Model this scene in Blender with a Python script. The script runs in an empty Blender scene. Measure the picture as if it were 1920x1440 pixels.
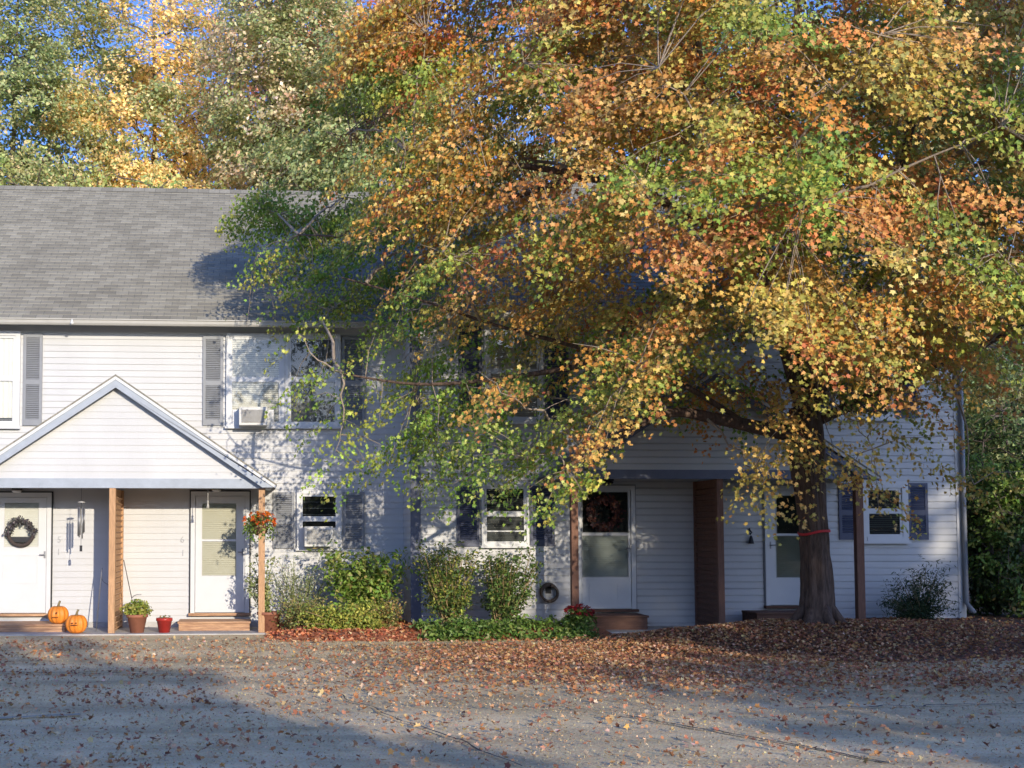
import bpy, math, random
import numpy as np
from mathutils import Vector, Matrix, noise

random.seed(7)
RNG = np.random.default_rng(11)
SC = bpy.context.scene
COL = SC.collection

# ------------------------------------------------------------------ camera
F_PX, PX, PY, W_PX, H_PX = 2230.0, 620.0, 883.0, 1920.0, 1440.0
YAW, PITCH, CAM_Z = math.radians(3.6), math.radians(3.0), 1.65
c_f = Vector((math.sin(YAW) * math.cos(PITCH), math.cos(YAW) * math.cos(PITCH), math.sin(PITCH)))
c_r = Vector((math.cos(YAW), -math.sin(YAW), 0))
c_u = c_r.cross(c_f)
cam_data = bpy.data.cameras.new('camera')
cam_data.sensor_width = 36.0
cam_data.lens = 36.0 * F_PX / W_PX
cam_data.shift_x = (W_PX / 2 - PX) / W_PX
cam_data.shift_y = (PY - H_PX / 2) / W_PX
cam_data.clip_end = 2000
cam = bpy.data.objects.new('camera', cam_data)
COL.objects.link(cam)
m3 = Matrix((c_r, c_u, -c_f)).transposed()
cam.matrix_world = Matrix.Translation((0, 0, CAM_Z)) @ m3.to_4x4()
SC.camera = cam


def at(px, py, Y):
    """point on the plane at depth Y (metres from the camera's standpoint) measured off the survey photo"""
    d = c_f * F_PX + c_r * (px - PX) + c_u * (PY - py)
    t = Y / d.y
    return Vector((d.x * t, Y, CAM_Z + d.z * t))


# ------------------------------------------------------------------ light
SUN_DIR = Vector((-0.33, 1.0, -0.25)).normalized()
SUN_EL = math.asin(-SUN_DIR.z)
SUN_AZ = math.atan2(-SUN_DIR.x, -SUN_DIR.y)
world = bpy.data.worlds.new('World')
SC.world = world
world.use_nodes = True
wn = world.node_tree
bg = wn.nodes['Background']
sky = wn.nodes.new('ShaderNodeTexSky')
sky.sky_type = 'NISHITA'
sky.sun_disc = False
sky.sun_elevation = SUN_EL
sky.sun_rotation = SUN_AZ
sky.air_density = 1.15
sky.dust_density = 1.6
sky.ozone_density = 1.6
wb = wn.nodes.new('ShaderNodeMix')        # cool white balance of the clear sky
wb.data_type = 'RGBA'
wb.blend_type = 'MULTIPLY'
wb.inputs[0].default_value = 1.0
wb.inputs[7].default_value = (0.585, 0.85, 1.70, 1)
wn.links.new(sky.outputs[0], wb.inputs[6])
wn.links.new(wb.outputs[2], bg.inputs[0])
bg.inputs[1].default_value = 0.15
sun_data = bpy.data.lights.new('sun', 'SUN')
sun_data.energy = 3.6
sun_data.angle = math.radians(0.5)
sun_data.color = (1.0, 0.89, 0.72)
sun = bpy.data.objects.new('sun', sun_data)
COL.objects.link(sun)
sun.rotation_euler = SUN_DIR.to_track_quat('-Z', 'Y').to_euler()
sun.location = (8, -30, 20)
SC.view_settings.view_transform = 'Standard'
SC.view_settings.look = 'None'
SC.view_settings.gamma = 1
SC.view_settings.exposure = 0.34
SC.render.engine = 'CYCLES'
SC.cycles.max_bounces = 6
SC.cycles.transparent_max_bounces = 8


# ------------------------------------------------------------------ materials
def nmat(name):
    m = bpy.data.materials.new(name)
    m.use_nodes = True
    nt = m.node_tree
    return m, nt, nt.nodes, nt.links, nt.nodes['Principled BSDF']


def solid(name, col, rough=0.6, var=0.12, scale=6.0, bump=0.0, bscale=40.0, stretch=(1, 1, 1), dirt=None, metal=0.0, spec=0.4):
    m, nt, N, L, b = nmat(name)
    b.inputs['Roughness'].default_value = rough
    b.inputs['Metallic'].default_value = metal
    b.inputs['Specular IOR Level'].default_value = spec
    tc = N.new('ShaderNodeTexCoord')
    mp = N.new('ShaderNodeMapping')
    mp.inputs['Scale'].default_value = stretch
    L.new(tc.outputs['Object'], mp.inputs[0])
    n1 = N.new('ShaderNodeTexNoise')
    n1.inputs['Scale'].default_value = scale
    n1.inputs['Detail'].default_value = 6
    n1.inputs['Roughness'].default_value = 0.65
    L.new(mp.outputs[0], n1.inputs['Vector'])
    r = N.new('ShaderNodeValToRGB')
    r.color_ramp.elements[0].position = 0.3
    r.color_ramp.elements[1].position = 0.72
    lo = [c * (1 - var) for c in col] if dirt is None else dirt
    hi = [min(1, c * (1 + var)) for c in col]
    r.color_ramp.elements[0].color = (*lo, 1)
    r.color_ramp.elements[1].color = (*hi, 1)
    L.new(n1.outputs['Fac'], r.inputs[0])
    L.new(r.outputs[0], b.inputs['Base Color'])
    if bump:
        n2 = N.new('ShaderNodeTexNoise')
        n2.inputs['Scale'].default_value = bscale
        n2.inputs['Detail'].default_value = 5
        L.new(mp.outputs[0], n2.inputs['Vector'])
        bp = N.new('ShaderNodeBump')
        bp.inputs['Strength'].default_value = bump
        bp.inputs['Distance'].default_value = 0.02
        L.new(n2.outputs['Fac'], bp.inputs['Height'])
        L.new(bp.outputs[0], b.inputs['Normal'])
    return m


def leaf_mat(name, trans=0.3, rough=0.55, gain=1.0, sat=1.0):
    m, nt, N, L, b = nmat(name)
    a = N.new('ShaderNodeAttribute')
    a.attribute_name = 'leaf_col'
    hs = N.new('ShaderNodeHueSaturation')
    hs.inputs['Value'].default_value = gain
    hs.inputs['Saturation'].default_value = sat
    L.new(a.outputs['Color'], hs.inputs['Color'])
    L.new(hs.outputs[0], b.inputs['Base Color'])
    b.inputs['Roughness'].default_value = rough
    b.inputs['Specular IOR Level'].default_value = 0.35
    t = N.new('ShaderNodeBsdfTranslucent')
    L.new(hs.outputs[0], t.inputs['Color'])
    mx = N.new('ShaderNodeMixShader')
    mx.inputs[0].default_value = trans
    L.new(b.outputs[0], mx.inputs[1])
    L.new(t.outputs[0], mx.inputs[2])
    L.new(mx.outputs[0], N['Material Output'].inputs[0])
    return m


def glass_mat(name, tint=(0.94, 0.95, 0.94), refl=1.0):
    m, nt, N, L, b = nmat(name)
    N.remove(b)
    tr = N.new('ShaderNodeBsdfTransparent')
    tr.inputs[0].default_value = (*tint, 1)
    gl = N.new('ShaderNodeBsdfGlossy')
    gl.inputs['Roughness'].default_value = 0.02
    fr = N.new('ShaderNodeFresnel')
    fr.inputs['IOR'].default_value = 1.0 + 0.65 * refl
    nz = N.new('ShaderNodeTexNoise')
    nz.inputs['Scale'].default_value = 2.5
    tc = N.new('ShaderNodeTexCoord')
    L.new(tc.outputs['Object'], nz.inputs['Vector'])
    bp = N.new('ShaderNodeBump')
    bp.inputs['Strength'].default_value = 0.06
    bp.inputs['Distance'].default_value = 0.05
    L.new(nz.outputs['Fac'], bp.inputs['Height'])
    L.new(bp.outputs[0], gl.inputs['Normal'])
    mx = N.new('ShaderNodeMixShader')
    L.new(fr.outputs[0], mx.inputs[0])
    L.new(tr.outputs[0], mx.inputs[1])
    L.new(gl.outputs[0], mx.inputs[2])
    L.new(mx.outputs[0], N['Material Output'].inputs[0])
    return m


def shingle_mat():
    m, nt, N, L, b = nmat('asphalt_shingle')
    b.inputs['Roughness'].default_value = 0.95
    b.inputs['Specular IOR Level'].default_value = 0.15
    uv = N.new('ShaderNodeUVMap')
    br = N.new('ShaderNodeTexBrick')
    br.inputs['Scale'].default_value = 1.0
    br.inputs['Brick Width'].default_value = 0.23
    br.inputs['Row Height'].default_value = 0.14
    br.inputs['Mortar Size'].default_value = 0.0035
    br.inputs['Bias'].default_value = 0.0
    br.inputs['Color1'].default_value = (0.212, 0.197, 0.158, 1)
    br.inputs['Color2'].default_value = (0.30, 0.28, 0.225, 1)
    br.inputs['Mortar'].default_value = (0.09, 0.09, 0.085, 1)
    L.new(uv.outputs[0], br.inputs['Vector'])
    n = N.new('ShaderNodeTexNoise')
    n.inputs['Scale'].default_value = 0.9
    n.inputs['Detail'].default_value = 8
    n.inputs['Roughness'].default_value = 0.7
    L.new(uv.outputs[0], n.inputs['Vector'])
    mx = N.new('ShaderNodeMix')
    mx.data_type = 'RGBA'
    mx.blend_type = 'OVERLAY'
    mx.inputs[0].default_value = 0.45
    L.new(br.outputs['Color'], mx.inputs[6])
    L.new(n.outputs['Fac'], mx.inputs[7])
    n2 = N.new('ShaderNodeTexNoise')
    n2.inputs['Scale'].default_value = 60
    n2.inputs['Detail'].default_value = 3
    L.new(uv.outputs[0], n2.inputs['Vector'])
    mx2 = N.new('ShaderNodeMix')
    mx2.data_type = 'RGBA'
    mx2.blend_type = 'OVERLAY'
    mx2.inputs[0].default_value = 0.35
    L.new(mx.outputs[2], mx2.inputs[6])
    L.new(n2.outputs['Fac'], mx2.inputs[7])
    L.new(mx2.outputs[2], b.inputs['Base Color'])
    bp = N.new('ShaderNodeBump')
    bp.inputs['Strength'].default_value = 0.5
    bp.inputs['Distance'].default_value = 0.01
    L.new(n2.outputs['Fac'], bp.inputs['Height'])
    L.new(bp.outputs[0], b.inputs['Normal'])
    return m


def asphalt_mat():
    m, nt, N, L, b = nmat('worn_asphalt')
    b.inputs['Roughness'].default_value = 0.95
    b.inputs['Specular IOR Level'].default_value = 0.2
    tc = N.new('ShaderNodeTexCoord')
    big = N.new('ShaderNodeTexNoise')
    big.inputs['Scale'].default_value = 0.55
    big.inputs['Detail'].default_value = 8
    big.inputs['Roughness'].default_value = 0.7
    L.new(tc.outputs['Object'], big.inputs['Vector'])
    r1 = N.new('ShaderNodeValToRGB')
    r1.color_ramp.elements[0].position = 0.32
    r1.color_ramp.elements[1].position = 0.7
    r1.color_ramp.elements[0].color = (0.59, 0.435, 0.245, 1)
    r1.color_ramp.elements[1].color = (0.90, 0.672, 0.375, 1)
    L.new(big.outputs['Fac'], r1.inputs[0])
    vo = N.new('ShaderNodeTexVoronoi')
    vo.inputs['Scale'].default_value = 70
    L.new(tc.outputs['Object'], vo.inputs['Vector'])
    mx = N.new('ShaderNodeMix')
    mx.data_type = 'RGBA'
    mx.blend_type = 'OVERLAY'
    mx.inputs[0].default_value = 0.4
    L.new(r1.outputs[0], mx.inputs[6])
    bw = N.new('ShaderNodeHueSaturation')
    bw.inputs['Saturation'].default_value = 0.2
    L.new(vo.outputs['Color'], bw.inputs['Color'])
    L.new(bw.outputs[0], mx.inputs[7])
    # oil stains and patched, tyre-worn streaks
    mp = N.new('ShaderNodeMapping')
    mp.inputs['Rotation'].default_value = (0, 0, 0.25)
    mp.inputs['Scale'].default_value = (0.16, 1.1, 1)
    L.new(tc.outputs['Object'], mp.inputs[0])
    st = N.new('ShaderNodeTexNoise')
    st.inputs['Scale'].default_value = 1.0
    st.inputs['Detail'].default_value = 7
    st.inputs['Roughness'].default_value = 0.65
    L.new(mp.outputs[0], st.inputs['Vector'])
    rs = N.new('ShaderNodeValToRGB')
    rs.color_ramp.elements[0].position = 0.36
    rs.color_ramp.elements[1].position = 0.58
    rs.color_ramp.elements[0].color = (0.62, 0.62, 0.64, 1)
    rs.color_ramp.elements[1].color = (1, 1, 1, 1)
    L.new(st.outputs['Fac'], rs.inputs[0])
    ms = N.new('ShaderNodeMix')
    ms.data_type = 'RGBA'
    ms.blend_type = 'MULTIPLY'
    ms.inputs[0].default_value = 1.0
    L.new(mx.outputs[2], ms.inputs[6])
    L.new(rs.outputs[0], ms.inputs[7])
    L.new(ms.outputs[2], b.inputs['Base Color'])
    fine = N.new('ShaderNodeTexNoise')
    fine.inputs['Scale'].default_value = 45
    fine.inputs['Detail'].default_value = 6
    L.new(tc.outputs['Object'], fine.inputs['Vector'])
    bp = N.new('ShaderNodeBump')
    bp.inputs['Strength'].default_value = 1.0
    bp.inputs['Distance'].default_value = 0.008
    L.new(fine.outputs['Fac'], bp.inputs['Height'])
    L.new(bp.outputs[0], b.inputs['Normal'])
    return m


M = {}
def siding_mat():
    m = solid('white_vinyl_siding', (0.56, 0.556, 0.545), 0.5, 0.05, 1.3, 0.05, 60, (1, 1, 0.5))
    nt = m.node_tree
    N, L = nt.nodes, nt.links
    b = N['Principled BSDF']
    src = b.inputs['Base Color'].links[0].from_socket
    tc = next(n for n in N if n.type == 'TEX_COORD')
    sp = N.new('ShaderNodeSeparateXYZ')
    cb_ = N.new('ShaderNodeCombineXYZ')
    L.new(tc.outputs['Object'], sp.inputs[0])
    L.new(sp.outputs[0], cb_.inputs[0])
    L.new(sp.outputs[2], cb_.inputs[1])
    br = N.new('ShaderNodeTexBrick')
    br.inputs['Scale'].default_value = 1.0
    br.inputs['Brick Width'].default_value = 3.3
    br.inputs['Row Height'].default_value = 0.11
    br.inputs['Mortar Size'].default_value = 0.0018
    br.inputs['Color1'].default_value = (0.965, 0.965, 0.96, 1)
    br.inputs['Color2'].default_value = (1, 1, 1, 1)
    br.inputs['Mortar'].default_value = (0.93, 0.93, 0.93, 1)
    L.new(cb_.outputs[0], br.inputs['Vector'])
    mx = N.new('ShaderNodeMix')
    mx.data_type = 'RGBA'
    mx.blend_type = 'MULTIPLY'
    mx.inputs[0].default_value = 1.0
    L.new(src, mx.inputs[6])
    L.new(br.outputs['Color'], mx.inputs[7])
    L.new(mx.outputs[2], b.inputs['Base Color'])
    return m


M['siding'] = siding_mat()
M['siding_plain'] = solid('white_vinyl_siding', (0.74, 0.735, 0.71), 0.5, 0.04, 1.6, 0.05, 60, (1, 1, 2.5))
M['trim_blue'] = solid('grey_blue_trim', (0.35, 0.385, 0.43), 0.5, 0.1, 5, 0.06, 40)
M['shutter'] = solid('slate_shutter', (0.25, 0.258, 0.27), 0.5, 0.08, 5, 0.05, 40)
M['dark_shutter'] = solid('dark_shutter', (0.07, 0.08, 0.125), 0.5, 0.08, 5, 0.05, 40)  # darker, bluer shutter tone for the right block
M['shaded_trim'] = solid('shaded_trim', (0.14, 0.155, 0.21), 0.5, 0.1, 5, 0.06, 40)  # grey-blue trim darkened for the right block, its shade put into the colour
M['white'] = solid('white_paint', (0.62, 0.62, 0.61), 0.4, 0.03, 5)
M['gutter'] = solid('beige_gutter', (0.43, 0.41, 0.365), 0.4, 0.08, 4)
M['soffit'] = solid('brown_soffit', (0.30, 0.25, 0.20), 0.7, 0.12, 5)
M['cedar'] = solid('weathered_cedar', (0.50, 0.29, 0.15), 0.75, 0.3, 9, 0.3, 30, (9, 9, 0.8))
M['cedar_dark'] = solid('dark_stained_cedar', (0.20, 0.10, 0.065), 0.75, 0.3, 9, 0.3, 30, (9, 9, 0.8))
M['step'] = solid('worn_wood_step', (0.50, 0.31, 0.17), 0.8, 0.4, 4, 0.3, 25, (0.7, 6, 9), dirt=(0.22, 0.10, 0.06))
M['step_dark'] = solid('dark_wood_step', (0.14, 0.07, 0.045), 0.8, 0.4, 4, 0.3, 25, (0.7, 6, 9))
M['roof'] = shingle_mat()
M['asphalt'] = asphalt_mat()
M['concrete'] = solid('porch_concrete', (0.46, 0.44, 0.41), 0.9, 0.2, 5, 0.3, 60)
M['soil'] = solid('leafy_soil', (0.16, 0.09, 0.055), 0.95, 0.4, 14, 1.0, 30)
M['mulch'] = solid('red_mulch', (0.42, 0.16, 0.08), 0.95, 0.4, 25, 1.0, 45)
M['ground'] = solid('ground_turf', (0.10, 0.10, 0.05), 0.95, 0.4, 1.0, 0.5, 12)
M['crack'] = solid('tar_crack', (0.07, 0.065, 0.06), 0.9, 0.2, 20)
M['line'] = solid('faded_line_paint', (0.36, 0.33, 0.24), 0.9, 0.3, 9, dirt=(0.26, 0.24, 0.2))
M['bark'] = solid('maple_bark', (0.12, 0.078, 0.055), 0.9, 0.6, 12, 1.0, 16, (2.2, 2.2, 0.35))
M['bark_pale'] = solid('pale_twig_bark', (0.34, 0.27, 0.2), 0.85, 0.3, 20, 0.4, 30)
M['bark_grey'] = solid('grey_bark', (0.13, 0.105, 0.085), 0.9, 0.3, 8, 0.8, 14, (2, 2, 0.4))
M['leaf'] = leaf_mat('autumn_leaf', 0.26, 0.55, 1.1)
M['leaf_far'] = leaf_mat('hazed_far_leaf', 0.42, 0.6, 1.9, 0.80)  # far leaves paled and greyed, haze put into their colour
M['leaf_shade'] = leaf_mat('shade_tree_leaf', 0.04, 0.6, 0.8)
M['leaf_green'] = leaf_mat('green_leaf', 0.25)
M['leaf_dry'] = leaf_mat('fallen_leaf', 0.1, 0.8)
M['glass'] = glass_mat('window_glass')
M['glass_dark'] = glass_mat('shaded_window_glass', (0.7, 0.75, 0.75), 1.15)
M['room'] = solid('dark_room', (0.035, 0.033, 0.035), 0.9, 0.2, 3)
M['blind'] = solid('window_blind', (0.62, 0.61, 0.56), 0.7, 0.05, 3)
M['blind_beige'] = solid('beige_door_blind', (0.47, 0.45, 0.36), 0.7, 0.05, 3)
M['blind_dark'] = solid('dark_blind', (0.12, 0.11, 0.11), 0.6, 0.1, 3)
M['curtain'] = solid('lace_curtain', (0.68, 0.67, 0.62), 0.8, 0.06, 8)
M['screen'] = solid('insect_screen', (0.17, 0.175, 0.18), 0.8, 0.15, 3)
M['black'] = solid('black_metal', (0.02, 0.02, 0.022), 0.45, 0.2, 8)
M['grey_metal'] = solid('dull_metal', (0.28, 0.28, 0.28), 0.4, 0.15, 8, metal=0.6)
M['terracotta'] = solid('terracotta', (0.33, 0.13, 0.075), 0.75, 0.15, 8, 0.1, 40)
M['red_glaze'] = solid('red_glazed_pot', (0.42, 0.035, 0.025), 0.25, 0.15, 6)
M['pumpkin'] = solid('pumpkin_skin', (0.78, 0.25, 0.03), 0.5, 0.25, 5)
M['stem'] = solid('dry_stem', (0.22, 0.17, 0.08), 0.8, 0.25, 15)
M['green_stem'] = solid('green_stem', (0.22, 0.25, 0.08), 0.8, 0.25, 15)
M['gold_stem'] = solid('tan_shrub_stem', (0.36, 0.25, 0.12), 0.85, 0.25, 15)
M['carve'] = solid('carved_hollow', (0.12, 0.035, 0.01), 0.9, 0.1, 9)
M['ribbon'] = solid('red_ribbon', (0.55, 0.02, 0.02), 0.5, 0.1, 9)
M['ac'] = solid('ac_casing', (0.62, 0.61, 0.57), 0.5, 0.05, 6)
M['ac_grille'] = solid('ac_grille', (0.42, 0.41, 0.39), 0.5, 0.1, 6)
M['lamp'] = solid('lamp_glass', (0.7, 0.7, 0.66), 0.3, 0.05, 6)
M['hose'] = solid('garden_hose', (0.12, 0.085, 0.06), 0.5, 0.2, 9)
M['wreath_dark'] = solid('dried_wreath', (0.06, 0.045, 0.04), 0.9, 0.3, 30)
M['number'] = solid('number_metal', (0.42, 0.42, 0.42), 0.4, 0.1, 8)


# ------------------------------------------------------------------ mesh helpers
class MB:
    def __init__(self):
        self.v, self.f = [], []

    def add(self, vs, fs):
        o = len(self.v)
        self.v += [tuple(p) for p in vs]
        self.f += [tuple(i + o for i in q) for q in fs]
        return self

    def box(self, x0, x1, y0, y1, z0, z1):
        vs = [(x, y, z) for z in (z0, z1) for y in (y0, y1) for x in (x0, x1)]
        return self.add(vs, [(0, 2, 3, 1), (4, 5, 7, 6), (0, 1, 5, 4), (2, 6, 7, 3), (0, 4, 6, 2), (1, 3, 7, 5)])

    def obox(self, c, ax, ay, az):
        """oriented box: centre and three half-axis vectors"""
        c, ax, ay, az = Vector(c), Vector(ax), Vector(ay), Vector(az)
        vs = [c + ax * i + ay * j + az * k for k in (-1, 1) for j in (-1, 1) for i in (-1, 1)]
        return self.add(vs, [(0, 2, 3, 1), (4, 5, 7, 6), (0, 1, 5, 4), (2, 6, 7, 3), (0, 4, 6, 2), (1, 3, 7, 5)])

    def prism(self, poly, y0, y1):
        """polygon of (x, z) pushed along y"""
        n = len(poly)
        vs = [(x, y0, z) for x, z in poly] + [(x, y1, z) for x, z in poly]
        fs = [tuple(range(n)), tuple(range(2 * n - 1, n - 1, -1))]
        fs += [(i, i + n, (i + 1) % n + n, (i + 1) % n) for i in range(n)]
        return self.add(vs, fs)

    def tube(self, pts, rad, n=6, cap=True, wob=0.0):
        pts = [Vector(p) for p in pts]
        if not hasattr(rad, '__len__'):
            rad = [rad] * len(pts)
        vs, fs = [], []
        ref = None
        for i, p in enumerate(pts):
            t = (pts[min(i + 1, len(pts) - 1)] - pts[max(i - 1, 0)])
            if t.length < 1e-9:
                t = Vector((0, 0, 1))
            t.normalize()
            if ref is None:
                ref = Vector((1, 0, 0)) if abs(t.x) < 0.8 else Vector((0, 1, 0))
            a = (ref - t * ref.dot(t)).normalized()
            ref = a
            b = t.cross(a)
            for k in range(n):
                an = 2 * math.pi * k / n
                r = rad[i]
                if wob:
                    r *= 1 + wob * noise.noise(Vector((math.cos(an) * 2.2, math.sin(an) * 2.2, p.z * 0.6 + p.x)))
                vs.append(p + a * (r * math.cos(an)) + b * (r * math.sin(an)))
        m = len(pts)
        for i in range(m - 1):
            for k in range(n):
                k2 = (k + 1) % n
                fs.append((i * n + k, i * n + k2, (i + 1) * n + k2, (i + 1) * n + k))
        if cap:
            fs.append(tuple(range(n - 1, -1, -1)))
            fs.append(tuple((m - 1) * n + k for k in range(n)))
        return self.add(vs, fs)

    def lathe(self, c, prof, n=24, rib=0.0, nr=8):
        vs, fs = [], []
        for r, z in prof:
            for k in range(n):
                an = 2 * math.pi * k / n
                rr = r * (1 - rib * (0.5 + 0.5 * math.cos(nr * an)))
                vs.append((c[0] + rr * math.cos(an), c[1] + rr * math.sin(an), c[2] + z))
        for i in range(len(prof) - 1):
            for k in range(n):
                k2 = (k + 1) % n
                fs.append((i * n + k, i * n + k2, (i + 1) * n + k2, (i + 1) * n + k))
        fs.append(tuple(range(n - 1, -1, -1)))
        fs.append(tuple((len(prof) - 1) * n + k for k in range(n)))
        return self.add(vs, fs)

    def torus(self, c, R, r, n=24, k=8, tilt=0.0):
        pts = []
        vs, fs = [], []
        for i in range(n):
            a = 2 * math.pi * i / n
            for j in range(k):
                b = 2 * math.pi * j / k
                x = (R + r * math.cos(b)) * math.cos(a)
                z = (R + r * math.cos(b)) * math.sin(a)
                vs.append((c[0] + x, c[1] + r * math.sin(b) + tilt * z, c[2] + z))
        for i in range(n):
            for j in range(k):
                fs.append((i * k + j, i * k + (j + 1) % k, ((i + 1) % n) * k + (j + 1) % k, ((i + 1) % n) * k + j))
        return self.add(vs, fs)


def root_of(o):
    while o.parent is not None:
        o = o.parent
    return o


def make(name, mb, mat, parent=None, smooth=False, uv=None, bevel=0.0):
    off = np.array(root_of(parent).location if parent else (0, 0, 0))
    me = bpy.data.meshes.new(name)
    vs = (np.array(mb.v) - off)
    me.from_pydata(vs.tolist(), [], mb.f)
    me.update()
    if smooth:
        me.polygons.foreach_set('use_smooth', [True] * len(me.polygons))
    me.materials.append(M[mat] if isinstance(mat, str) else mat)
    o = bpy.data.objects.new(name, me)
    COL.objects.link(o)
    if parent:
        o.parent = parent
    if bevel:
        b = o.modifiers.new('bevel', 'BEVEL')
        b.width = bevel
        b.segments = 2
        b.limit_method = 'ANGLE'
    return o


def tag(o, label=None, cat=None, group=None, kind=None):
    if label:
        o['label'] = label
    if cat:
        o['category'] = cat
    if group:
        o['group'] = group
    if kind:
        o['kind'] = kind
    return o


def thing(name, loc, label, cat, group=None):
    o = bpy.data.objects.new(name, None)
    o.empty_display_size = 0.2
    o.location = loc
    COL.objects.link(o)
    return tag(o, label, cat, group)


# ------------------------------------------------------------------ leaves
MAPLE = (np.array([[0, -.46, 0], [.38, -.36, 1], [.30, -.08, .8], [.55, .17, 1], [.20, .20, .6], [0, .6, 0],
                   [-.20, .20, .6], [-.55, .17, 1], [-.30, -.08, .8], [-.38, -.36, 1]]),
         [(0, 1, 2, 3, 4, 5), (5, 6, 7, 8, 9, 0)])
OVAL = (np.array([[0, -.5, 0], [.27, -.1, 1], [.16, .3, .7], [0, .55, 0], [-.16, .3, .7], [-.27, -.1, 1]]),
        [(0, 1, 2, 3), (3, 4, 5, 0)])
KITE = (np.array([[0, -.5, 0], [.34, .02, 1], [0, .55, 0], [-.34, .02, 1]]), [(0, 1, 2), (2, 3, 0)])
BLADE = (np.array([[0, -.5, 0], [.11, 0, 1], [0, .6, 0], [-.11, 0, 1]]), [(0, 1, 2), (2, 3, 0)])


def nrm(a):
    return a / np.maximum(np.linalg.norm(a, axis=1, keepdims=True), 1e-9)


def leaf_obj(name, P, Nn, T, S, C, shape, mat, parent=None, fold=0.25):
    tpl, polys = shape
    k = len(tpl)
    n = len(P)
    Nn = nrm(Nn)
    T = nrm(T - Nn * np.sum(T * Nn, axis=1, keepdims=True))
    B = np.cross(T, Nn)
    fl = (fold * RNG.uniform(-0.4, 1.6, n))[:, None, None]
    S = np.asarray(S)[:, None, None]
    x, y, z = tpl[:, 0][None, :, None], tpl[:, 1][None, :, None], tpl[:, 2][None, :, None]
    curl = -0.22 * (y * y) * RNG.uniform(0, 1.6, n)[:, None, None]
    V = P[:, None, :] + S * (x * B[:, None, :] + y * T[:, None, :] + (np.abs(x) * z * fl + curl) * Nn[:, None, :])
    off = np.array(root_of(parent).location if parent else (0, 0, 0))
    V = (V.reshape(-1, 3) - off).astype(np.float32)
    loops1 = np.concatenate([np.array(p) for p in polys])
    sizes1 = np.array([len(p) for p in polys])
    loops = (loops1[None, :] + (np.arange(n) * k)[:, None]).ravel().astype(np.int32)
    sizes = np.tile(sizes1, n)
    starts = np.concatenate([[0], np.cumsum(sizes)[:-1]]).astype(np.int32)
    me = bpy.data.meshes.new(name)
    me.vertices.add(len(V))
    me.vertices.foreach_set('co', V.ravel())
    me.loops.add(len(loops))
    me.loops.foreach_set('vertex_index', loops)
    me.polygons.add(len(sizes))
    me.polygons.foreach_set('loop_start', starts)
    me.polygons.foreach_set('loop_total', sizes.astype(np.int32))
    me.update(calc_edges=True)
    at_ = me.attributes.new('leaf_col', 'FLOAT_COLOR', 'POINT')
    cc = np.ones((n, k, 4), np.float32)
    cc[:, :, :3] = C[:, None, :]
    at_.data.foreach_set('color', cc.ravel())
    me.materials.append(M[mat])
    o = bpy.data.objects.new(name, me)
    COL.objects.link(o)
    if parent:
        o.parent = parent
    return o


def pick(pal, n, jit=0.16, rng=RNG):
    w = np.array([p[1] for p in pal], float)
    cols = np.array([p[0] for p in pal])
    c = cols[rng.choice(len(pal), n, p=w / w.sum())]
    return np.clip(c * rng.normal(1, jit, (n, 1)) * rng.normal(1, 0.07, (n, 3)), 0.005, 0.95)


ORANGE = [((.62, .30, .06), 4), ((.66, .41, .09), 5), ((.56, .22, .06), 1.6), ((.70, .54, .18), 3.0), ((.44, .24, .07), 1.5),
          ((.46, .39, .09), 3.5), ((.30, .31, .06), 2.5), ((.64, .36, .13), 1.5)]
REDOR = [((.64, .27, .08), 4), ((.68, .37, .12), 4), ((.52, .17, .07), 1.5), ((.66, .40, .14), 2), ((.4, .25, .07), 1)]
GOLD = [((.68, .46, .11), 4), ((.54, .42, .10), 3), ((.60, .33, .08), 2), ((.36, .34, .08), 2.5), ((.7, .52, .16), 2)]
GREEN = [((.15, .25, .04), 4), ((.22, .33, .06), 4), ((.31, .40, .09), 3), ((.09, .16, .03), 2), ((.42, .42, .12), 1.5)]
OLIVE = [((.28, .29, .08), 4), ((.36, .32, .11), 3), ((.20, .24, .07), 4), ((.46, .36, .16), 2), ((.13, .18, .05), 2)]
PALEBROWN = [((.48, .36, .19), 4), ((.38, .30, .13), 4), ((.56, .45, .28), 2.5), ((.30, .30, .10), 2.5), ((.44, .24, .10), 2)]
MOSS = [((.20, .25, .07), 4), ((.26, .29, .09), 4), ((.14, .19, .05), 2), ((.36, .33, .12), 2)]
DARKGREEN = [((.06, .10, .03), 4), ((.09, .14, .04), 4), ((.13, .18, .05), 2), ((.16, .13, .05), 1)]
YELLOWGREEN = [((.36, .38, .07), 4), ((.26, .33, .06), 4), ((.48, .44, .10), 2), ((.18, .26, .05), 2)]


def spray_leaves(centers, out, per, size, L=0.8, Wd=0.45, Th=0.12, droop=0.35, facing=0.6, up=0.45, jitter=0.6, rng=RNG):
    """leaves along flat drooping twigs, `per` leaves around every centre"""
    n = len(centers)
    idx = np.repeat(np.arange(n), per)
    m = len(idx)
    o = nrm(out)[idx]
    side = nrm(np.cross(o, np.array([0, 0, 1.0])[None, :] + 1e-6))
    upv = np.cross(side, o)
    t = rng.uniform(-0.55, 0.6, m)
    wfall = 1 - 0.55 * np.abs(t)
    P = centers[idx] + o * (t * L)[:, None] + side * (rng.normal(0, 0.42, m) * Wd * wfall)[:, None] + upv * (rng.normal(0, 0.5, m) * Th)[:, None]
    P[:, 2] -= droop * L * (t + 0.5) ** 2
    Nn = np.array([0, 0, up])[None, :] + o * facing + rng.normal(0, jitter, (m, 3))
    T = o * 0.5 + np.array([0, 0, -0.55])[None, :] + rng.normal(0, 0.6, (m, 3))
    S = size * rng.uniform(0.65, 1.25, m)
    return P, Nn, T, S, idx


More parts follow.
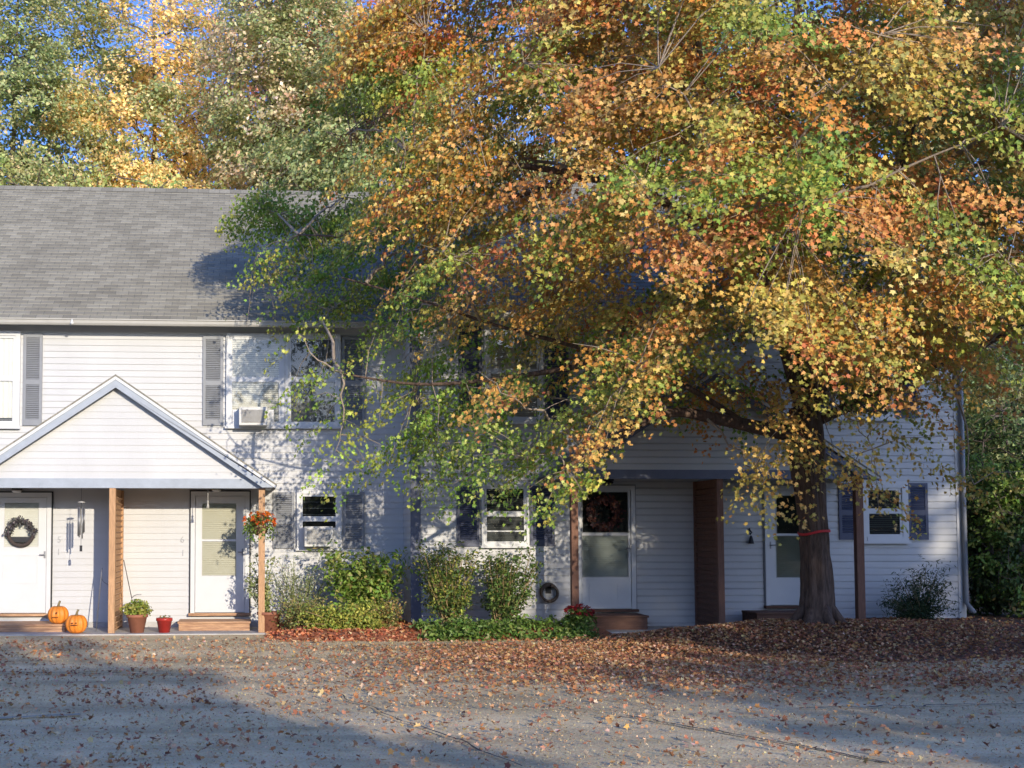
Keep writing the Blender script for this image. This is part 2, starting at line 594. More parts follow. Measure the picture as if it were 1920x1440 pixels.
def bez(p0, p1, p2, n):
    return [(1 - t) ** 2 * Vector(p0) + 2 * t * (1 - t) * Vector(p1) + t * t * Vector(p2) for t in [i / (n - 1) for i in range(n)]]


def branch_net(mb, leaders, centers, n_bough, r0, twig_r, rng, twigs=True, twig_max=99999, L=0.6):
    """boughs from the leaders to a spread of spray centres, then a twig from the nearest bough to every spray"""
    lead_pts = [p for ld in leaders for p in ld]
    lp = np.array([tuple(p) for p in lead_pts])
    sel = [int(rng.integers(len(centers)))]
    d = np.linalg.norm(centers - centers[sel[0]], axis=1)
    for _ in range(min(n_bough, len(centers)) - 1):
        j = int(np.argmax(d * rng.uniform(0.7, 1.0, len(d))))
        sel.append(j)
        d = np.minimum(d, np.linalg.norm(centers - centers[j], axis=1))
    net = [lp]
    for j in sel:
        c = centers[j]
        horiz = np.hypot(lp[:, 0] - c[0], lp[:, 1] - c[1])
        want = c[2] - 0.35 * horiz
        k = int(np.argmin(np.abs(lp[:, 2] - want) + 0.5 * horiz))
        s = Vector(lp[k])
        e = Vector(c)
        mid = s.lerp(e, 0.5) + Vector((rng.normal(0, .15), rng.normal(0, .15), 0.12 * (e - s).length + rng.normal(0, .1)))
        ln = (e - s).length
        pts = bez(s, mid, e, 9)
        for i in range(1, 8):
            pts[i] += Vector(rng.normal(0, 0.025 * ln ** .5, 3))
        rr = r0 * min(1, ln / 5) + 0.008
        mb.tube(pts, [rr * (1 - 0.8 * i / 8) for i in range(9)], 6, False)
        net.append(np.array([tuple(p) for p in pts]))
    net = np.concatenate(net)
    if twigs:
        for i in range(min(len(centers), twig_max)):
            c = centers[i]
            dd = np.linalg.norm(net - c, axis=1)
            k = int(np.argmin(dd))
            s = Vector(net[k])
            e = Vector(c)
            dirv = (e - s)
            if dirv.length < 0.05 or dirv.length > 1.5:
                continue
            tip = e + dirv.normalized() * L * 0.5 + Vector((0, 0, -0.12 * L))
            mid = s.lerp(e, 0.55) + Vector((0, 0, 0.08 * dirv.length)) + Vector(rng.normal(0, 0.03, 3))
            mb.tube([s, mid, e, tip], [twig_r * 1.5, twig_r, twig_r * 0.8, twig_r * 0.4], 4, False)


# ------------------------------------------------------------------ ground
def bank(x, y):
    """height of the leaf-covered bank round the maple above the tarmac"""
    m = 0.40 * math.exp(-((x - 7.75) / 2.3) ** 2 - ((y - 17.35) / 1.25) ** 2)
    s = 1 / (1 + math.exp(-(x - 8.2) / 0.8))
    r = 1 / (1 + math.exp(-(y - 16.4) / 0.7))
    return m * 0.75 + 0.23 * s * r + 0.05 * noise.noise(Vector((x * 0.9, y * 0.9, 0)))


def ground_z(x, y):
    return max(0.0, bank(x, y) - 0.04) if x > 3.5 else 0.0


def grid(x0, x1, nx, y0, y1, ny, fn):
    mb = MB()
    vs = []
    for j in range(ny + 1):
        for i in range(nx + 1):
            x = x0 + (x1 - x0) * i / nx
            y = y0 + (y1 - y0) * j / ny
            vs.append((x, y, fn(x, y)))
    fs = [(j * (nx + 1) + i, j * (nx + 1) + i + 1, (j + 1) * (nx + 1) + i + 1, (j + 1) * (nx + 1) + i) for j in range(ny) for i in range(nx)]
    return mb.add(vs, fs)


tag(make('ground', grid(-500, 500, 4, -400, 900, 4, lambda x, y: -0.06), 'ground'), kind='structure')
tag(make('parking_lot', grid(-30, 34, 64, -12, 20.9, 40,
    lambda x, y: 0.012 * noise.noise(Vector((x * 0.35, y * 0.35, 3.0)))), 'asphalt', smooth=True), kind='structure')
tag(make('leaf_bank', grid(3.6, 26, 90, 13.2, 30, 68, lambda x, y: bank(x, y) - 0.04), 'soil', smooth=True), kind='structure')


def strip(pts, w, z=0.018):
    mb = MB()
    vs, fs = [], []
    for i, p in enumerate(pts):
        a = pts[max(i - 1, 0)]
        b = pts[min(i + 1, len(pts) - 1)]
        t = Vector((b[0] - a[0], b[1] - a[1], 0)).normalized()
        n = Vector((-t.y, t.x, 0))
        ww = w * random.uniform(0.5, 1.3) * 0.5
        vs += [Vector((p[0], p[1], z)) + n * ww, Vector((p[0], p[1], z)) - n * ww]
    for i in range(len(pts) - 1):
        fs.append((2 * i, 2 * i + 1, 2 * i + 3, 2 * i + 2))
    return mb.add(vs, fs)


def gp(px, py):
    """ground point seen at a photo position"""
    d = c_f * F_PX + c_r * (px - PX) + c_u * (PY - py)
    t = -CAM_Z / d.z
    return Vector((d.x * t, d.y * t, 0))


def wander(p, q, n, amp):
    out = []
    for i in range(n + 1):
        t = i / n
        v = p.lerp(q, t)
        out.append((v.x + amp * noise.noise(Vector((t * 9, p.x, 0))), v.y + amp * noise.noise(Vector((t * 9, 5, p.y)))))
    return out


for a, b, w in (((1180, 1345), (1660, 1432), 0.035), ((0, 1262), (420, 1268), 0.03), ((620, 1300), (980, 1440), 0.02),
                ((1500, 1330), (1920, 1322), 0.03)):
    tag(make('pavement_crack', strip(wander(gp(*a), gp(*b), 60, 0.10), w), 'crack'), kind='structure')
tag(make('parking_line', strip(wander(gp(-60, 1352), gp(150, 1342), 20, 0.02), 0.09), 'line'), kind='structure')

# ------------------------------------------------------------------ the apartment building
YL, YR = 21.0, 20.0            # wall planes of the left and right blocks
XD = 2.62                      # where the blocks meet
XR = at(1803, 1000, YR).x      # right end
XL = -11.0
EAVE, PITCH_R = 5.36, 0.745
house = thing('apartment_building', (0, YL, 0), 'long white clapboard apartment building with slate shutters and two gabled porches', 'apartment building')


def siding(mb, org, u, nrm_out, z0, z1, lim, course=0.11, proud=0.017, cove=False):
    """lapped boards; lim(z) gives the run (u0, u1) at height z"""
    org, u, nn = Vector(org), Vector(u), Vector(nrm_out)
    z = z0
    while z < z1 - 1e-4:
        zt = min(z + course, z1)
        a0, a1 = lim(z)
        b0, b1 = lim(zt)
        if a1 - a0 > 0.01:
            p = [org + u * a0 + nn * proud, org + u * a1 + nn * proud, org + u * max(b1, b0 + 0.001) + nn * 0.002, org + u * b0 + nn * 0.002]
            q = [Vector((p[0].x, p[0].y, z)), Vector((p[1].x, p[1].y, z)), Vector((p[2].x, p[2].y, zt)), Vector((p[3].x, p[3].y, zt))]
            lo0 = org + u * a0 + nn * 0.0
            lo1 = org + u * a1 + nn * 0.0
            q += [Vector((lo0.x, lo0.y, z)), Vector((lo1.x, lo1.y, z))]
            if cove:        # dutch lap: upright face, then a cove running back under the next board
                zc = z + 0.74 * (zt - z)
                f = 0.74
                m0 = q[0].lerp(q[3], f) + nn * 0.014
                m1 = q[1].lerp(q[2], f) + nn * 0.014
                q += [Vector((m0.x, m0.y, zc)), Vector((m1.x, m1.y, zc))]
                mb.add(q, [(0, 1, 7, 6), (6, 7, 2, 3), (4, 5, 1, 0)])
            else:
                mb.add(q, [(0, 1, 2, 3), (4, 5, 1, 0)])
        z = zt


wl = MB()
siding(wl, (0, YL, 0), (1, 0, 0), (0, -1, 0), 0.0, EAVE, lambda z: (XL, XD))
wl.box(XL, XD, YL + 0.001, YL + 9.2, -0.1, EAVE)
make('wall', wl, 'siding', house)
wr = MB()
siding(wr, (0, YR, 0), (1, 0, 0), (0, -1, 0), 0.02, EAVE, lambda z: (XD, XR), 0.115, 0.024, True)
wr.box(XD + 0.002, XR - 0.002, YR + 0.001, YR + 9.2, -0.1, EAVE)
DEP = 9.2


def gab(z):
    if z <= EAVE:
        return (0, DEP)
    h = (z - EAVE) / PITCH_R
    return (min(h, DEP / 2 - .02), max(DEP - h, DEP / 2))


siding(wr, (XD, YR, 0), (0, 1, 0), (-1, 0, 0), 0.0, EAVE + DEP / 2 * PITCH_R, gab, 0.11)
siding(wr, (XR, YR, 0), (0, 1, 0), (1, 0, 0), 0.0, EAVE + DEP / 2 * PITCH_R, gab, 0.11)
make('wall', wr, 'siding', house)
wg = MB()
siding(wg, (XL, YL, 0), (0, 1, 0), (-1, 0, 0), 0.0, EAVE + DEP / 2 * PITCH_R, gab, 0.11)
make('gable_wall', wg, 'siding', house)
cb = MB()
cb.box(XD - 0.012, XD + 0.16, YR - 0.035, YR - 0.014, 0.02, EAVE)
make('corner_board', cb, 'shaded_trim', house)
cb = MB()
cb.box(XR - 0.10, XR + 0.03, YR - 0.035, YR - 0.017, 0.05, EAVE)
make('corner_board', cb, 'white', house)
ds = MB()
ds.tube([(XR - 0.0, YR - 0.33, 5.2), (XR - 0.0, YR - 0.12, 4.95), (XR - 0.0, YR - 0.09, 4.8), (XR - 0.0, YR - 0.09, 0.45), (XR, YR - 0.3, 0.3)], 0.04, 8)
make('downspout', ds, 'shutter', house, True)
fd = MB()
fd.box(XL, XD - 0.02, YL - 0.03, YL - 0.016, -0.1, 0.10)
make('foundation', fd, 'concrete', house)


def roof(name, x0, x1, yw, over=0.42, seed=1):
    """front and back slope laid in real courses, with ridge cap, fascia and gutter"""
    mb = MB()
    uvs = []
    half = DEP / 2
    sl = math.hypot(1, PITCH_R)
    run = (half + over)
    ye, ze = yw - over, EAVE - over * PITCH_R + 0.30
    total = run * sl
    n = int(total / 0.14) + 1
    for side in (1, -1):
        for i in range(n):
            s0, s1 = i * 0.14, min((i + 1) * 0.14, total)
            q = []
            for s, lift in ((s0, 0.012), (s1, 0.0)):
                h = s / sl
                y = ye + h if side == 1 else (yw + DEP + over) - h
                q.append((y, ze + h * PITCH_R + lift))
            (ya, za), (yb, zb) = q
            vs = [(x0, ya, za), (x1, ya, za), (x1, yb, zb), (x0, yb, zb), (x0, ya, za - 0.012), (x1, ya, za - 0.012)]
            mb.add(vs, [(0, 1, 2, 3), (4, 5, 1, 0)] if side == 1 else [(1, 0, 3, 2), (5, 4, 0, 1)])
            uvs += [(x0, s0 + .004), (x1, s0 + .004), (x1, s1 - .004), (x0, s1 - .004), (x0, s0 + .004), (x1, s0 + .004), (x1, s0 + .004), (x0, s0 + .004)]
    o = make('roof', mb, 'roof', house)
    ul = o.data.uv_layers.new(name='UVMap')
    ul.data.foreach_set('uv', np.array(uvs, np.float32).ravel())
    rc = MB()
    zr = ze + run * PITCH_R
    yc = yw + half
    rc.add([(x0, yc - 0.16, zr - 0.10), (x1, yc - 0.16, zr - 0.10), (x1, yc, zr + 0.03), (x0, yc, zr + 0.03), (x0, yc + 0.16, zr - 0.10), (x1, yc + 0.16, zr - 0.10)],
           [(0, 1, 2, 3), (3, 2, 5, 4)])
    oc = make('ridge_cap', rc, 'roof', o)
    u2 = oc.data.uv_layers.new(name='UVMap')
    u2.data.foreach_set('uv', np.array([(x0, .02), (x1, .02), (x1, .12), (x0, .12)] * 2, np.float32).ravel())
    sf = MB()
    sf.box(x0, x1, ye + 0.025, yw - 0.001, EAVE - 0.035, EAVE - 0.02)
    make('soffit', sf, 'soffit', o)
    fa = MB()
    fa.box(x0, x1, ye + 0.004, ye + 0.024, EAVE - 0.05, ze - 0.008)
    make('fascia', fa, 'gutter', o)
    g = MB()
    prof = [(0.0, 0.0), (-0.055, 0.0), (-0.075, 0.03), (-0.08, 0.075), (-0.10, 0.085), (-0.10, 0.10), (-0.085, 0.10), (-0.07, 0.08), (-0.05, 0.012), (0.0, 0.012)]
    k = len(prof)
    y0, z0 = ye + 0.003, ze - 0.115
    g.add([(x, y0 + a, z0 + b) for x in (x0, x1) for a, b in prof], [(i, (i + 1) % k, (i + 1) % k + k, i + k) for i in range(k)] + [tuple(range(k)), tuple(range(2 * k - 1, k - 1, -1))])
    make('gutter', g, 'gutter', o)
    return o


roof('roof', XL - 0.25, XD - 0.02, YL)
roof('roof', XD - 0.07, XR + 0.22, YR)
hk = MB()
p = at(135, 605, 20.45)
hk.lathe((p.x, p.y, p.z - 0.03), [(0.012, 0), (0.028, 0.015), (0.03, 0.035), (0.014, 0.06), (0.012, 0.09)], 10)
make('eave_bulb', hk, 'lamp', house, True)


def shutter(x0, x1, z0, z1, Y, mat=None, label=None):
    mat = mat or ('shutter' if Y == YL else 'dark_shutter')
    mb = MB()
    ya, yb = Y - 0.05, Y - 0.016
    s = 0.05
    zm = z0 + 0.47 * (z1 - z0)
    mb.box(x0, x0 + s, ya, yb, z0, z1)
    mb.box(x1 - s, x1, ya, yb, z0, z1)
    for a, b in ((z0, z0 + 0.11), (zm - 0.04, zm + 0.05), (z1 - 0.06, z1)):
        mb.box(x0 + s, x1 - s, ya + 0.002, yb, a, b)
    mb.box(x0 + s, x1 - s, Y - 0.022, Y - 0.017, z0 + 0.11, z1 - 0.06)
    for a, b in ((z0 + 0.11, zm - 0.04), (zm + 0.05, z1 - 0.06)):
        k = int((b - a) / 0.032)
        for i in range(k):
            zc = a + (i + 0.5) * (b - a) / k
            mb.obox(((x0 + x1) / 2, Y - 0.036, zc), ((x1 - x0) / 2 - s, 0, 0), (0, 0.011, 0.013), (0, -0.003, 0.0025))
    o = make('shutter', mb, mat, house)
    if label:
        o['label'] = label
    return o


def window(x0, x1, z0, z1, Y, back='blind', split=0.5, case=0.07, glass='glass', frame='white', bars=None, sill=True, sash=0.045):
    """casing > sashes, panes, what hangs behind; x0..z1 is the outside of the casing"""
    mb = MB()
    ya = Y - 0.075
    mb.box(x0, x0 + case, ya, Y - 0.005, z0, z1)
    mb.box(x1 - case, x1, ya, Y - 0.005, z0, z1)
    mb.box(x0 + case, x1 - case, ya, Y - 0.005, z1 - case, z1)
    mb.box(x0 + case, x1 - case, ya - 0.01, Y - 0.005, z0, z0 + case * 0.8)
    if sill:
        mb.box(x0 - 0.02, x1 + 0.02, ya - 0.035, ya - 0.0005, z0 - 0.03, z0 + 0.012)
    w = make('window', mb, frame, house)
    ix0, ix1, iz0, iz1 = x0 + case, x1 - case, z0 + case * 0.8, z1 - case
    zm = iz0 + split * (iz1 - iz0)
    s = MB()
    for a, b, dy in ((iz0, zm + 0.02, 0.0), (zm + 0.021, iz1, 0.012)):
        y0, y1 = Y - 0.066 + dy, Y - 0.040 + dy
        s.box(ix0, ix0 + sash, y0, y1, a, b)
        s.box(ix1 - sash, ix1, y0, y1, a, b)
        s.box(ix0 + sash, ix1 - sash, y0, y1, a, a + sash)
        s.box(ix0 + sash, ix1 - sash, y0, y1, b - sash, b)
    for zb in (bars or []):
        s.box(ix0 + sash, ix1 - sash, Y - 0.06, Y - 0.042, zb - 0.012, zb + 0.012)
    make('sash', s, frame, w)
    g = MB()
    g.add([(ix0 + sash, Y - 0.046, iz0 + sash), (ix1 - sash, Y - 0.046, iz0 + sash), (ix1 - sash, Y - 0.046, iz1 - sash), (ix0 + sash, Y - 0.046, iz1 - sash)], [(0, 1, 2, 3)])
    make('pane', g, glass, w)
    rm = MB()
    rm.box(ix0, ix1, Y - 0.0165, Y - 0.014, iz0, iz1)
    make('interior', rm, 'room', w)
    if back == 'curtain':
        c = MB()
        n = 60
        xs = [ix0 + 0.02 + (ix1 - ix0 - 0.04) * i / n for i in range(n + 1)]
        vs = [(x, Y - 0.03 + 0.007 * math.sin(i * 0.9), z) for z in (iz0 + 0.1, iz1 - 0.05) for i, x in enumerate(xs)]
        c.add(vs, [(i, i + 1, i + n + 2, i + n + 1) for i in range(n)])
        make('curtain', c, 'curtain', w)
    elif back in ('blind', 'blind_dark', 'blind_beige'):
        c = MB()
        k = int((iz1 - iz0) / 0.034)
        for i in range(k):
            zc = iz0 + (i + .5) * (iz1 - iz0) / k
            c.obox(((ix0 + ix1) / 2, Y - 0.03, zc), ((ix1 - ix0) / 2 - 0.02, 0, 0), (0, 0.005, 0.015), (0, -0.001, 0.0006))
        make('blind', c, back, w)
    elif back == 'screen':
        c = MB()
        c.box(ix0 + .01, ix1 - .01, Y - 0.034, Y - 0.031, iz0, iz1)
        make('screen', c, 'screen', w)
    return w


def rect(px0, px1, py0, py1, Y):
    a = at(px0, py1, Y)
    b = at(px1, py0, Y)
    return a.x, b.x, a.z, b.z


# left block, upper floor
x0, x1, z0, z1 = rect(-70, 40, 622, 801, YL)
window(x0, x1, z0, z1, YL, 'curtain', case=0.08)
shutter(*rect(43, 81, 627, 798, YL), YL)
shutter(*rect(380, 419, 631, 798, YL), YL)
x0, x1, z0, z1 = rect(424, 534, 627, 801, YL)
window(x0, x1 - 0.002, z0, z1, YL, 'blind', case=0.06)
WU = (x0, x1, z0, z1)
x0, x1, z0, z1 = rect(534, 638, 627, 801, YL)
window(x0 + 0.002, x1, z0, z1, YL, 'screen', case=0.06)
shutter(*rect(641, 684, 632, 799, YL), YL)
# left block, lower floor
shutter(*rect(512, 552, 923, 1028, YL), YL)
x0, x1, z0, z1 = rect(556, 640, 920, 1029, YL)
window(x0, x1, z0, z1, YL, None, case=0.06, glass='glass_dark')
WLO = (x0, x1, z0, z1)
shutter(*rect(643, 683, 922, 1028, YL), YL)
# right block
shutter(*rect(856, 898, 912, 1025, YR), YR)
x0, x1, z0, z1 = rect(902, 990, 907, 1024, YR)
zb = at(900, 996, YR).z
window(x0, x1, z0, z1, YR, 'blind_dark', case=0.045, glass='glass_dark', bars=[zb])
shutter(*rect(993, 1038, 911, 1024, YR), YR)
shutter(*rect(1572, 1606, 906, 1012, YR), YR)
x0, x1, z0, z1 = rect(1611, 1698, 903, 1016, YR)
window(x0, x1, z0, z1, YR, 'blind_dark', case=0.11, glass='glass_dark')
shutter(*rect(1701, 1736, 906, 1012, YR), YR)
shutter(*rect(860, 902, 612, 790, YR), YR)
x0, x1, z0, z1 = rect(908, 1016, 606, 792, YR)
window(x0, x1, z0, z1, YR, 'blind', case=0.06)
shutter(*rect(1022, 1064, 612, 790, YR), YR)
x0, x1, z0, z1 = rect(1560, 1668, 600, 786, YR)
window(x0, x1, z0, z1, YR, 'blind_dark', case=0.06)
shutter(*rect(1512, 1554, 606, 784, YR), YR)
shutter(*rect(1674, 1716, 606, 784, YR), YR)


def door(fr, Y, glasses, handle_px, frame='white', jamb='black', panel=None):
    """fr = casing outside (px0, px1, py0, py1); glasses = [(rect px, what shows behind, glass)]"""
    x0, x1, z0, z1 = rect(*fr, Y)
    c = 0.075
    mb = MB()
    mb.box(x0, x0 + c, Y - 0.07, Y - 0.005, z0, z1)
    mb.box(x1 - c, x1, Y - 0.07, Y - 0.005, z0, z1)
    mb.box(x0 + c, x1 - c, Y - 0.07, Y - 0.005, z1 - c, z1)
    d = make('door', mb, frame, house)
    # leaf built as rails and stiles round the panes
    gl = [rect(*g[0], Y) for g in glasses]
    gx0, gx1 = min(g[0] for g in gl), max(g[1] for g in gl)
    lf = MB()
    a0, a1, b0, b1 = x0 + c + 0.008, x1 - c - 0.008, z0 + 0.01, z1 - c - 0.008
    ys = (Y - 0.055, Y - 0.022)
    lf.box(a0, gx0, *ys, b0, b1)
    lf.box(gx1, a1, *ys, b0, b1)
    zs = sorted([(g[2], g[3]) for g in gl])
    cur = b0
    for lo, hi in zs:
        lf.box(gx0, gx1, *ys, cur, lo)
        cur = hi
    lf.box(gx0, gx1, *ys, cur, b1)
    if panel:
        p0, p1, q0, q1 = rect(*panel, Y)
        t = 0.018
        for bx in ((p0, p1, q0, q0 + t), (p0, p1, q1 - t, q1), (p0, p0 + t, q0 + t, q1 - t), (p1 - t, p1, q0 + t, q1 - t)):
            lf.box(bx[0], bx[1], Y - 0.064, Y - 0.0552, bx[2], bx[3])
    make('door_leaf', lf, 'white', d)
    gap = MB()
    gap.box(x0 - 0.022, x0 - 0.001, Y - 0.045, Y - 0.005, z0, z1 + 0.022)
    gap.box(x1 + 0.001, x1 + 0.022, Y - 0.045, Y - 0.005, z0, z1 + 0.022)
    gap.box(x0 - 0.001, x1 + 0.001, Y - 0.045, Y - 0.005, z1 + 0.001, z1 + 0.022)
    make('weather_strip', gap, jamb, d)
    for (r, bk, gm), q in zip(glasses, gl):
        g = MB()
        g.add([(q[0], Y - 0.046, q[2]), (q[1], Y - 0.046, q[2]), (q[1], Y - 0.046, q[3]), (q[0], Y - 0.046, q[3])], [(0, 1, 2, 3)])
        make('pane', g, gm, d)
        b = MB()
        b.box(q[0] - 0.01, q[1] + 0.01, Y - 0.029, Y - 0.0265, q[2] - 0.01, q[3] + 0.01)
        if bk.startswith('blind'):
            k = int((q[3] - q[2]) / 0.036)
            for i in range(k):
                zc = q[2] + (i + .5) * (q[3] - q[2]) / k
                b.obox(((q[0] + q[1]) / 2, Y - 0.034, zc), ((q[1] - q[0]) / 2, 0, 0), (0, 0.004, 0.016), (0, -0.001, 0.0006))
        make('door_backing', b, bk, d)
        t = 0.012
        r_ = MB()
        for bx in ((q[0] - t, q[1] + t, q[2] - t, q[2]), (q[0] - t, q[1] + t, q[3], q[3] + t), (q[0] - t, q[0], q[2], q[3]), (q[1], q[1] + t, q[2], q[3])):
            r_.box(bx[0], bx[1], Y - 0.06, Y - 0.0553, bx[2], bx[3])
        make('glazing_bead', r_, 'white' if jamb == 'black' else 'ac_grille', d)
    h = at(*handle_px, Y)
    hm = MB()
    hm.box(h.x - 0.015, h.x + 0.015, Y - 0.07, Y - 0.0555, h.z - 0.06, h.z + 0.06)
    hm.tube([(h.x, Y - 0.068, h.z), (h.x, Y - 0.11, h.z)], 0.009, 8)
    hm.tube([(h.x - 0.004, Y - 0.11, h.z), (h.x + 0.085 * (-1 if h.x > (x0 + x1) / 2 else 1), Y - 0.11, h.z)], 0.009, 8)
    make('handle', hm, 'grey_metal', d)
    sl = MB()
    sl.box(x0 - 0.03, x1 + 0.03, Y - 0.12, Y - 0.016, z0 - 0.045, z0 - 0.002)
    make('threshold', sl, 'step' if Y == YL else 'step_dark', d)
    return d


door((-12, 98, 924, 1150), YL, [((9, 74, 943, 1025), 'blind', 'glass')], (85, 1040), panel=(6, 72, 1040, 1094))
door((357, 468, 922, 1149), YL, [((379, 443, 1015, 1079), 'blind_beige', 'glass'), ((379, 443, 944, 1011), 'blind_beige', 'glass')], (455, 1035))
door((1081, 1188, 911, 1142), YR, [((1091, 1175, 1005, 1081), 'blind', 'glass_dark'), ((1091, 1175, 923, 998), 'room', 'glass_dark')], (1180, 1028), jamb='shutter', panel=(1103, 1158, 1092, 1128))
door((1434, 1545, 911, 1135), YR, [((1454, 1524, 1005, 1082), 'blind_beige', 'glass_dark'), ((1454, 1524, 930, 1000), 'room', 'glass_dark')], (1441, 1022), jamb='shutter')


def porch(apex, tip, Yf, Yw, beam_py, beam_bot, xmirror, mats, posts, slat_px, zbase, slat_back):
    """gabled porch roof on a boxed beam, posts and a louvred divider"""
    A = at(*apex, Yf - 0.16)
    Tp = at(*tip, Yf - 0.16)
    hw = Tp.x - A.x
    cx = A.x
    zb = at(beam_py[0], beam_bot, Yf - 0.03).z
    zt = at(beam_py[0], beam_py[1], Yf - 0.03).z
    slope = (A.z - Tp.z) / hw
    # roof slabs
    rf = MB()
    for s in (-1, 1):
        poly = [(cx, A.z), (cx + s * hw, Tp.z), (cx + s * hw, Tp.z - 0.03), (cx, A.z - 0.03)]
        if s < 0:
            poly = poly[::-1]
        rf.prism(poly, Yf - 0.19, Yw - 0.018)
    r = make('porch_roof', rf, 'roof', house)
    ul = r.data.uv_layers.new(name='UVMap')
    uv = []
    for pg in r.data.polygons:
        for li in pg.loop_indices:
            co = r.data.vertices[r.data.loops[li].vertex_index].co
            uv.append((co.y, abs(co.x - cx) * math.hypot(1, slope)))
    ul.data.foreach_set('uv', np.array(uv, np.float32).ravel())
    for s in (-1, 1):
        for nm, o0, o1, ya, yb, mt in (('drip_edge', 0.031, 0.085, Yf - 0.185, Yf - 0.125, 'white'), ('rake_board', 0.086, 0.215, Yf - 0.17, Yf - 0.13, 'trim_blue' if Yw == YL else 'shaded_trim')):
            b = MB()
            k = s
            lowz = Tp.z
            xo = cx + s * (hw - 0.01)
            poly = [(cx, A.z - o0), (xo, lowz + 0.007 - o0), (xo, max(lowz + 0.007 - o1, zb + 0.01)), (cx + s * max(0, hw - 0.01 - max(0, (zb + 0.01 - (lowz + 0.007 - o1)) / slope)), max(lowz + 0.007 - o1, zb + 0.01)), (cx, A.z - o1)]
            if s < 0:
                poly = poly[::-1]
            b.prism(poly, ya, yb)
            make(nm, b, mt, r)
    # gable face
    gf = MB()
    zpk = A.z - 0.06

    def lim(z):
        h = (zpk - z) / slope
        return (cx - max(h, 0.0), cx + max(h, 0.0))
    siding(gf, (0, Yf, 0), (1, 0, 0), (0, -1, 0), zt, zpk, lim, 0.11, *((0.012, False) if Yw == YL else (0.022, True)))
    gf.prism([(cx, zpk), (cx - (zpk - zt) / slope, zt), (cx + (zpk - zt) / slope, zt)], Yf + 0.001, Yf + 0.05)
    make('porch_gable', gf, 'siding', house)
    bm = MB()
    xo = hw - 0.06
    bm.box(cx - xo, cx + xo, Yf - 0.03, Yf + 0.11, zb, zt)
    for s in (-1, 1):
        xa = cx + s * (xo - 0.12)
        bm.box(min(xa, xa + s * .1), max(xa, xa + s * .1), Yf + 0.111, Yw - 0.02, zb + 0.004, zt)
    make('porch_beam', bm, 'trim_blue' if Yw == YL else 'shaded_trim', house)
    ce = MB()
    ce.box(cx - xo + 0.13, cx + xo - 0.13, Yf + 0.112, Yw - 0.02, zt - 0.05, zt - 0.03)
    make('porch_ceiling', ce, 'soffit', house)
    for pxl, pxr in posts:
        a, b = at(pxl, beam_bot, Yf).x, at(pxr, beam_bot, Yf).x
        pm = MB()
        pm.box(a, b, Yf - 0.015, Yf + 0.095, zbase, zb + 0.002)
        make('porch_post', pm, mats[0], house, bevel=0.006)
    xs = slat_px
    sl = MB()
    k = int((zb - zbase - 0.05) / 0.095)
    yA, yB = Yf + 0.10, Yw - 0.02
    for i in range(k):
        z = zbase + 0.06 + i * 0.095
        sl.obox((xs, (yA + yB) / 2, z), (0.035, 0, 0.03), (0, (yB - yA) / 2, 0), (-0.006, 0, 0.007))
    sl.box(xs - 0.045, xs + 0.045, yB - 0.06, yB - 0.001, zbase, zb)
    sl.box(xs - 0.006, xs + 0.006, yA, yB - 0.061, zbase + 0.01, zb)
    make('slat_divider', sl, mats[1], house)
    return cx, hw, zb


YPL, YPR = 19.75, 18.95
xs_l = at(211, 1000, YPL).x
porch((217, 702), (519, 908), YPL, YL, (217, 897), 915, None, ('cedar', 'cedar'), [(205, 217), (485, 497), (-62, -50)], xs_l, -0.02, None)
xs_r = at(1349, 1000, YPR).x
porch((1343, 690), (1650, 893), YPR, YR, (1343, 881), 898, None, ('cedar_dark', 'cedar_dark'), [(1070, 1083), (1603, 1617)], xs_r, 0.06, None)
pm = MB()
pm.box(at(1343, 898, YPR).x, at(1355, 898, YPR).x, YPR - 0.015, YPR + 0.09, 0.06, at(1349, 898, YPR).z)
make('porch_post', pm, 'cedar_dark', house, bevel=0.006)

# porch lights, numbers, wall ornament
for px, py, Y in ((32, 921, YL), (406, 919, YL), (1140, 905, YR)):
    p = at(px, py, Y - 0.1)
    mb = MB()
    mb.lathe((p.x, Y - 0.13, p.z - 0.03), [(0.03, 0), (0.075, 0.012), (0.085, 0.04), (0.06, 0.055)], 16)
    l = make('porch_light', mb, 'lamp' if Y == YL else 'black', house, True)
    mb = MB()
    mb.box(p.x - 0.07, p.x + 0.07, Y - 0.21, Y - 0.016, p.z + 0.026, p.z + 0.06)
    make('light_bracket', mb, 'black', l)


def text_mesh(s, size, depth=0.004):
    cu = bpy.data.curves.new('number_text', 'FONT')
    cu.body = s
    cu.size = size
    cu.extrude = depth
    cu.align_x = 'CENTER'
    cu.align_y = 'CENTER'
    ob = bpy.data.objects.new('number_text', cu)
    COL.objects.link(ob)
    bpy.context.view_layer.update()
    me = bpy.data.meshes.new_from_object(ob.evaluated_get(bpy.context.evaluated_depsgraph_get()))
    bpy.data.objects.remove(ob)
    mb = MB()
    for v in me.vertices:
        mb.v.append((v.co.x, -v.co.z, v.co.y))
    for pg in me.polygons:
        mb.f.append(tuple(pg.vertices))
    return mb


for s, px, py in (('5', 111, 1012), ('1', 110, 1035), ('6', 342, 1012), ('1', 343, 1037)):
    mb = text_mesh(s, 0.15)
    p = at(px, py, YL - 0.02)
    mb.v = [(a + p.x, b + p.y, c + p.z) for a, b, c in mb.v]
    make('house_number', mb, 'number', house)

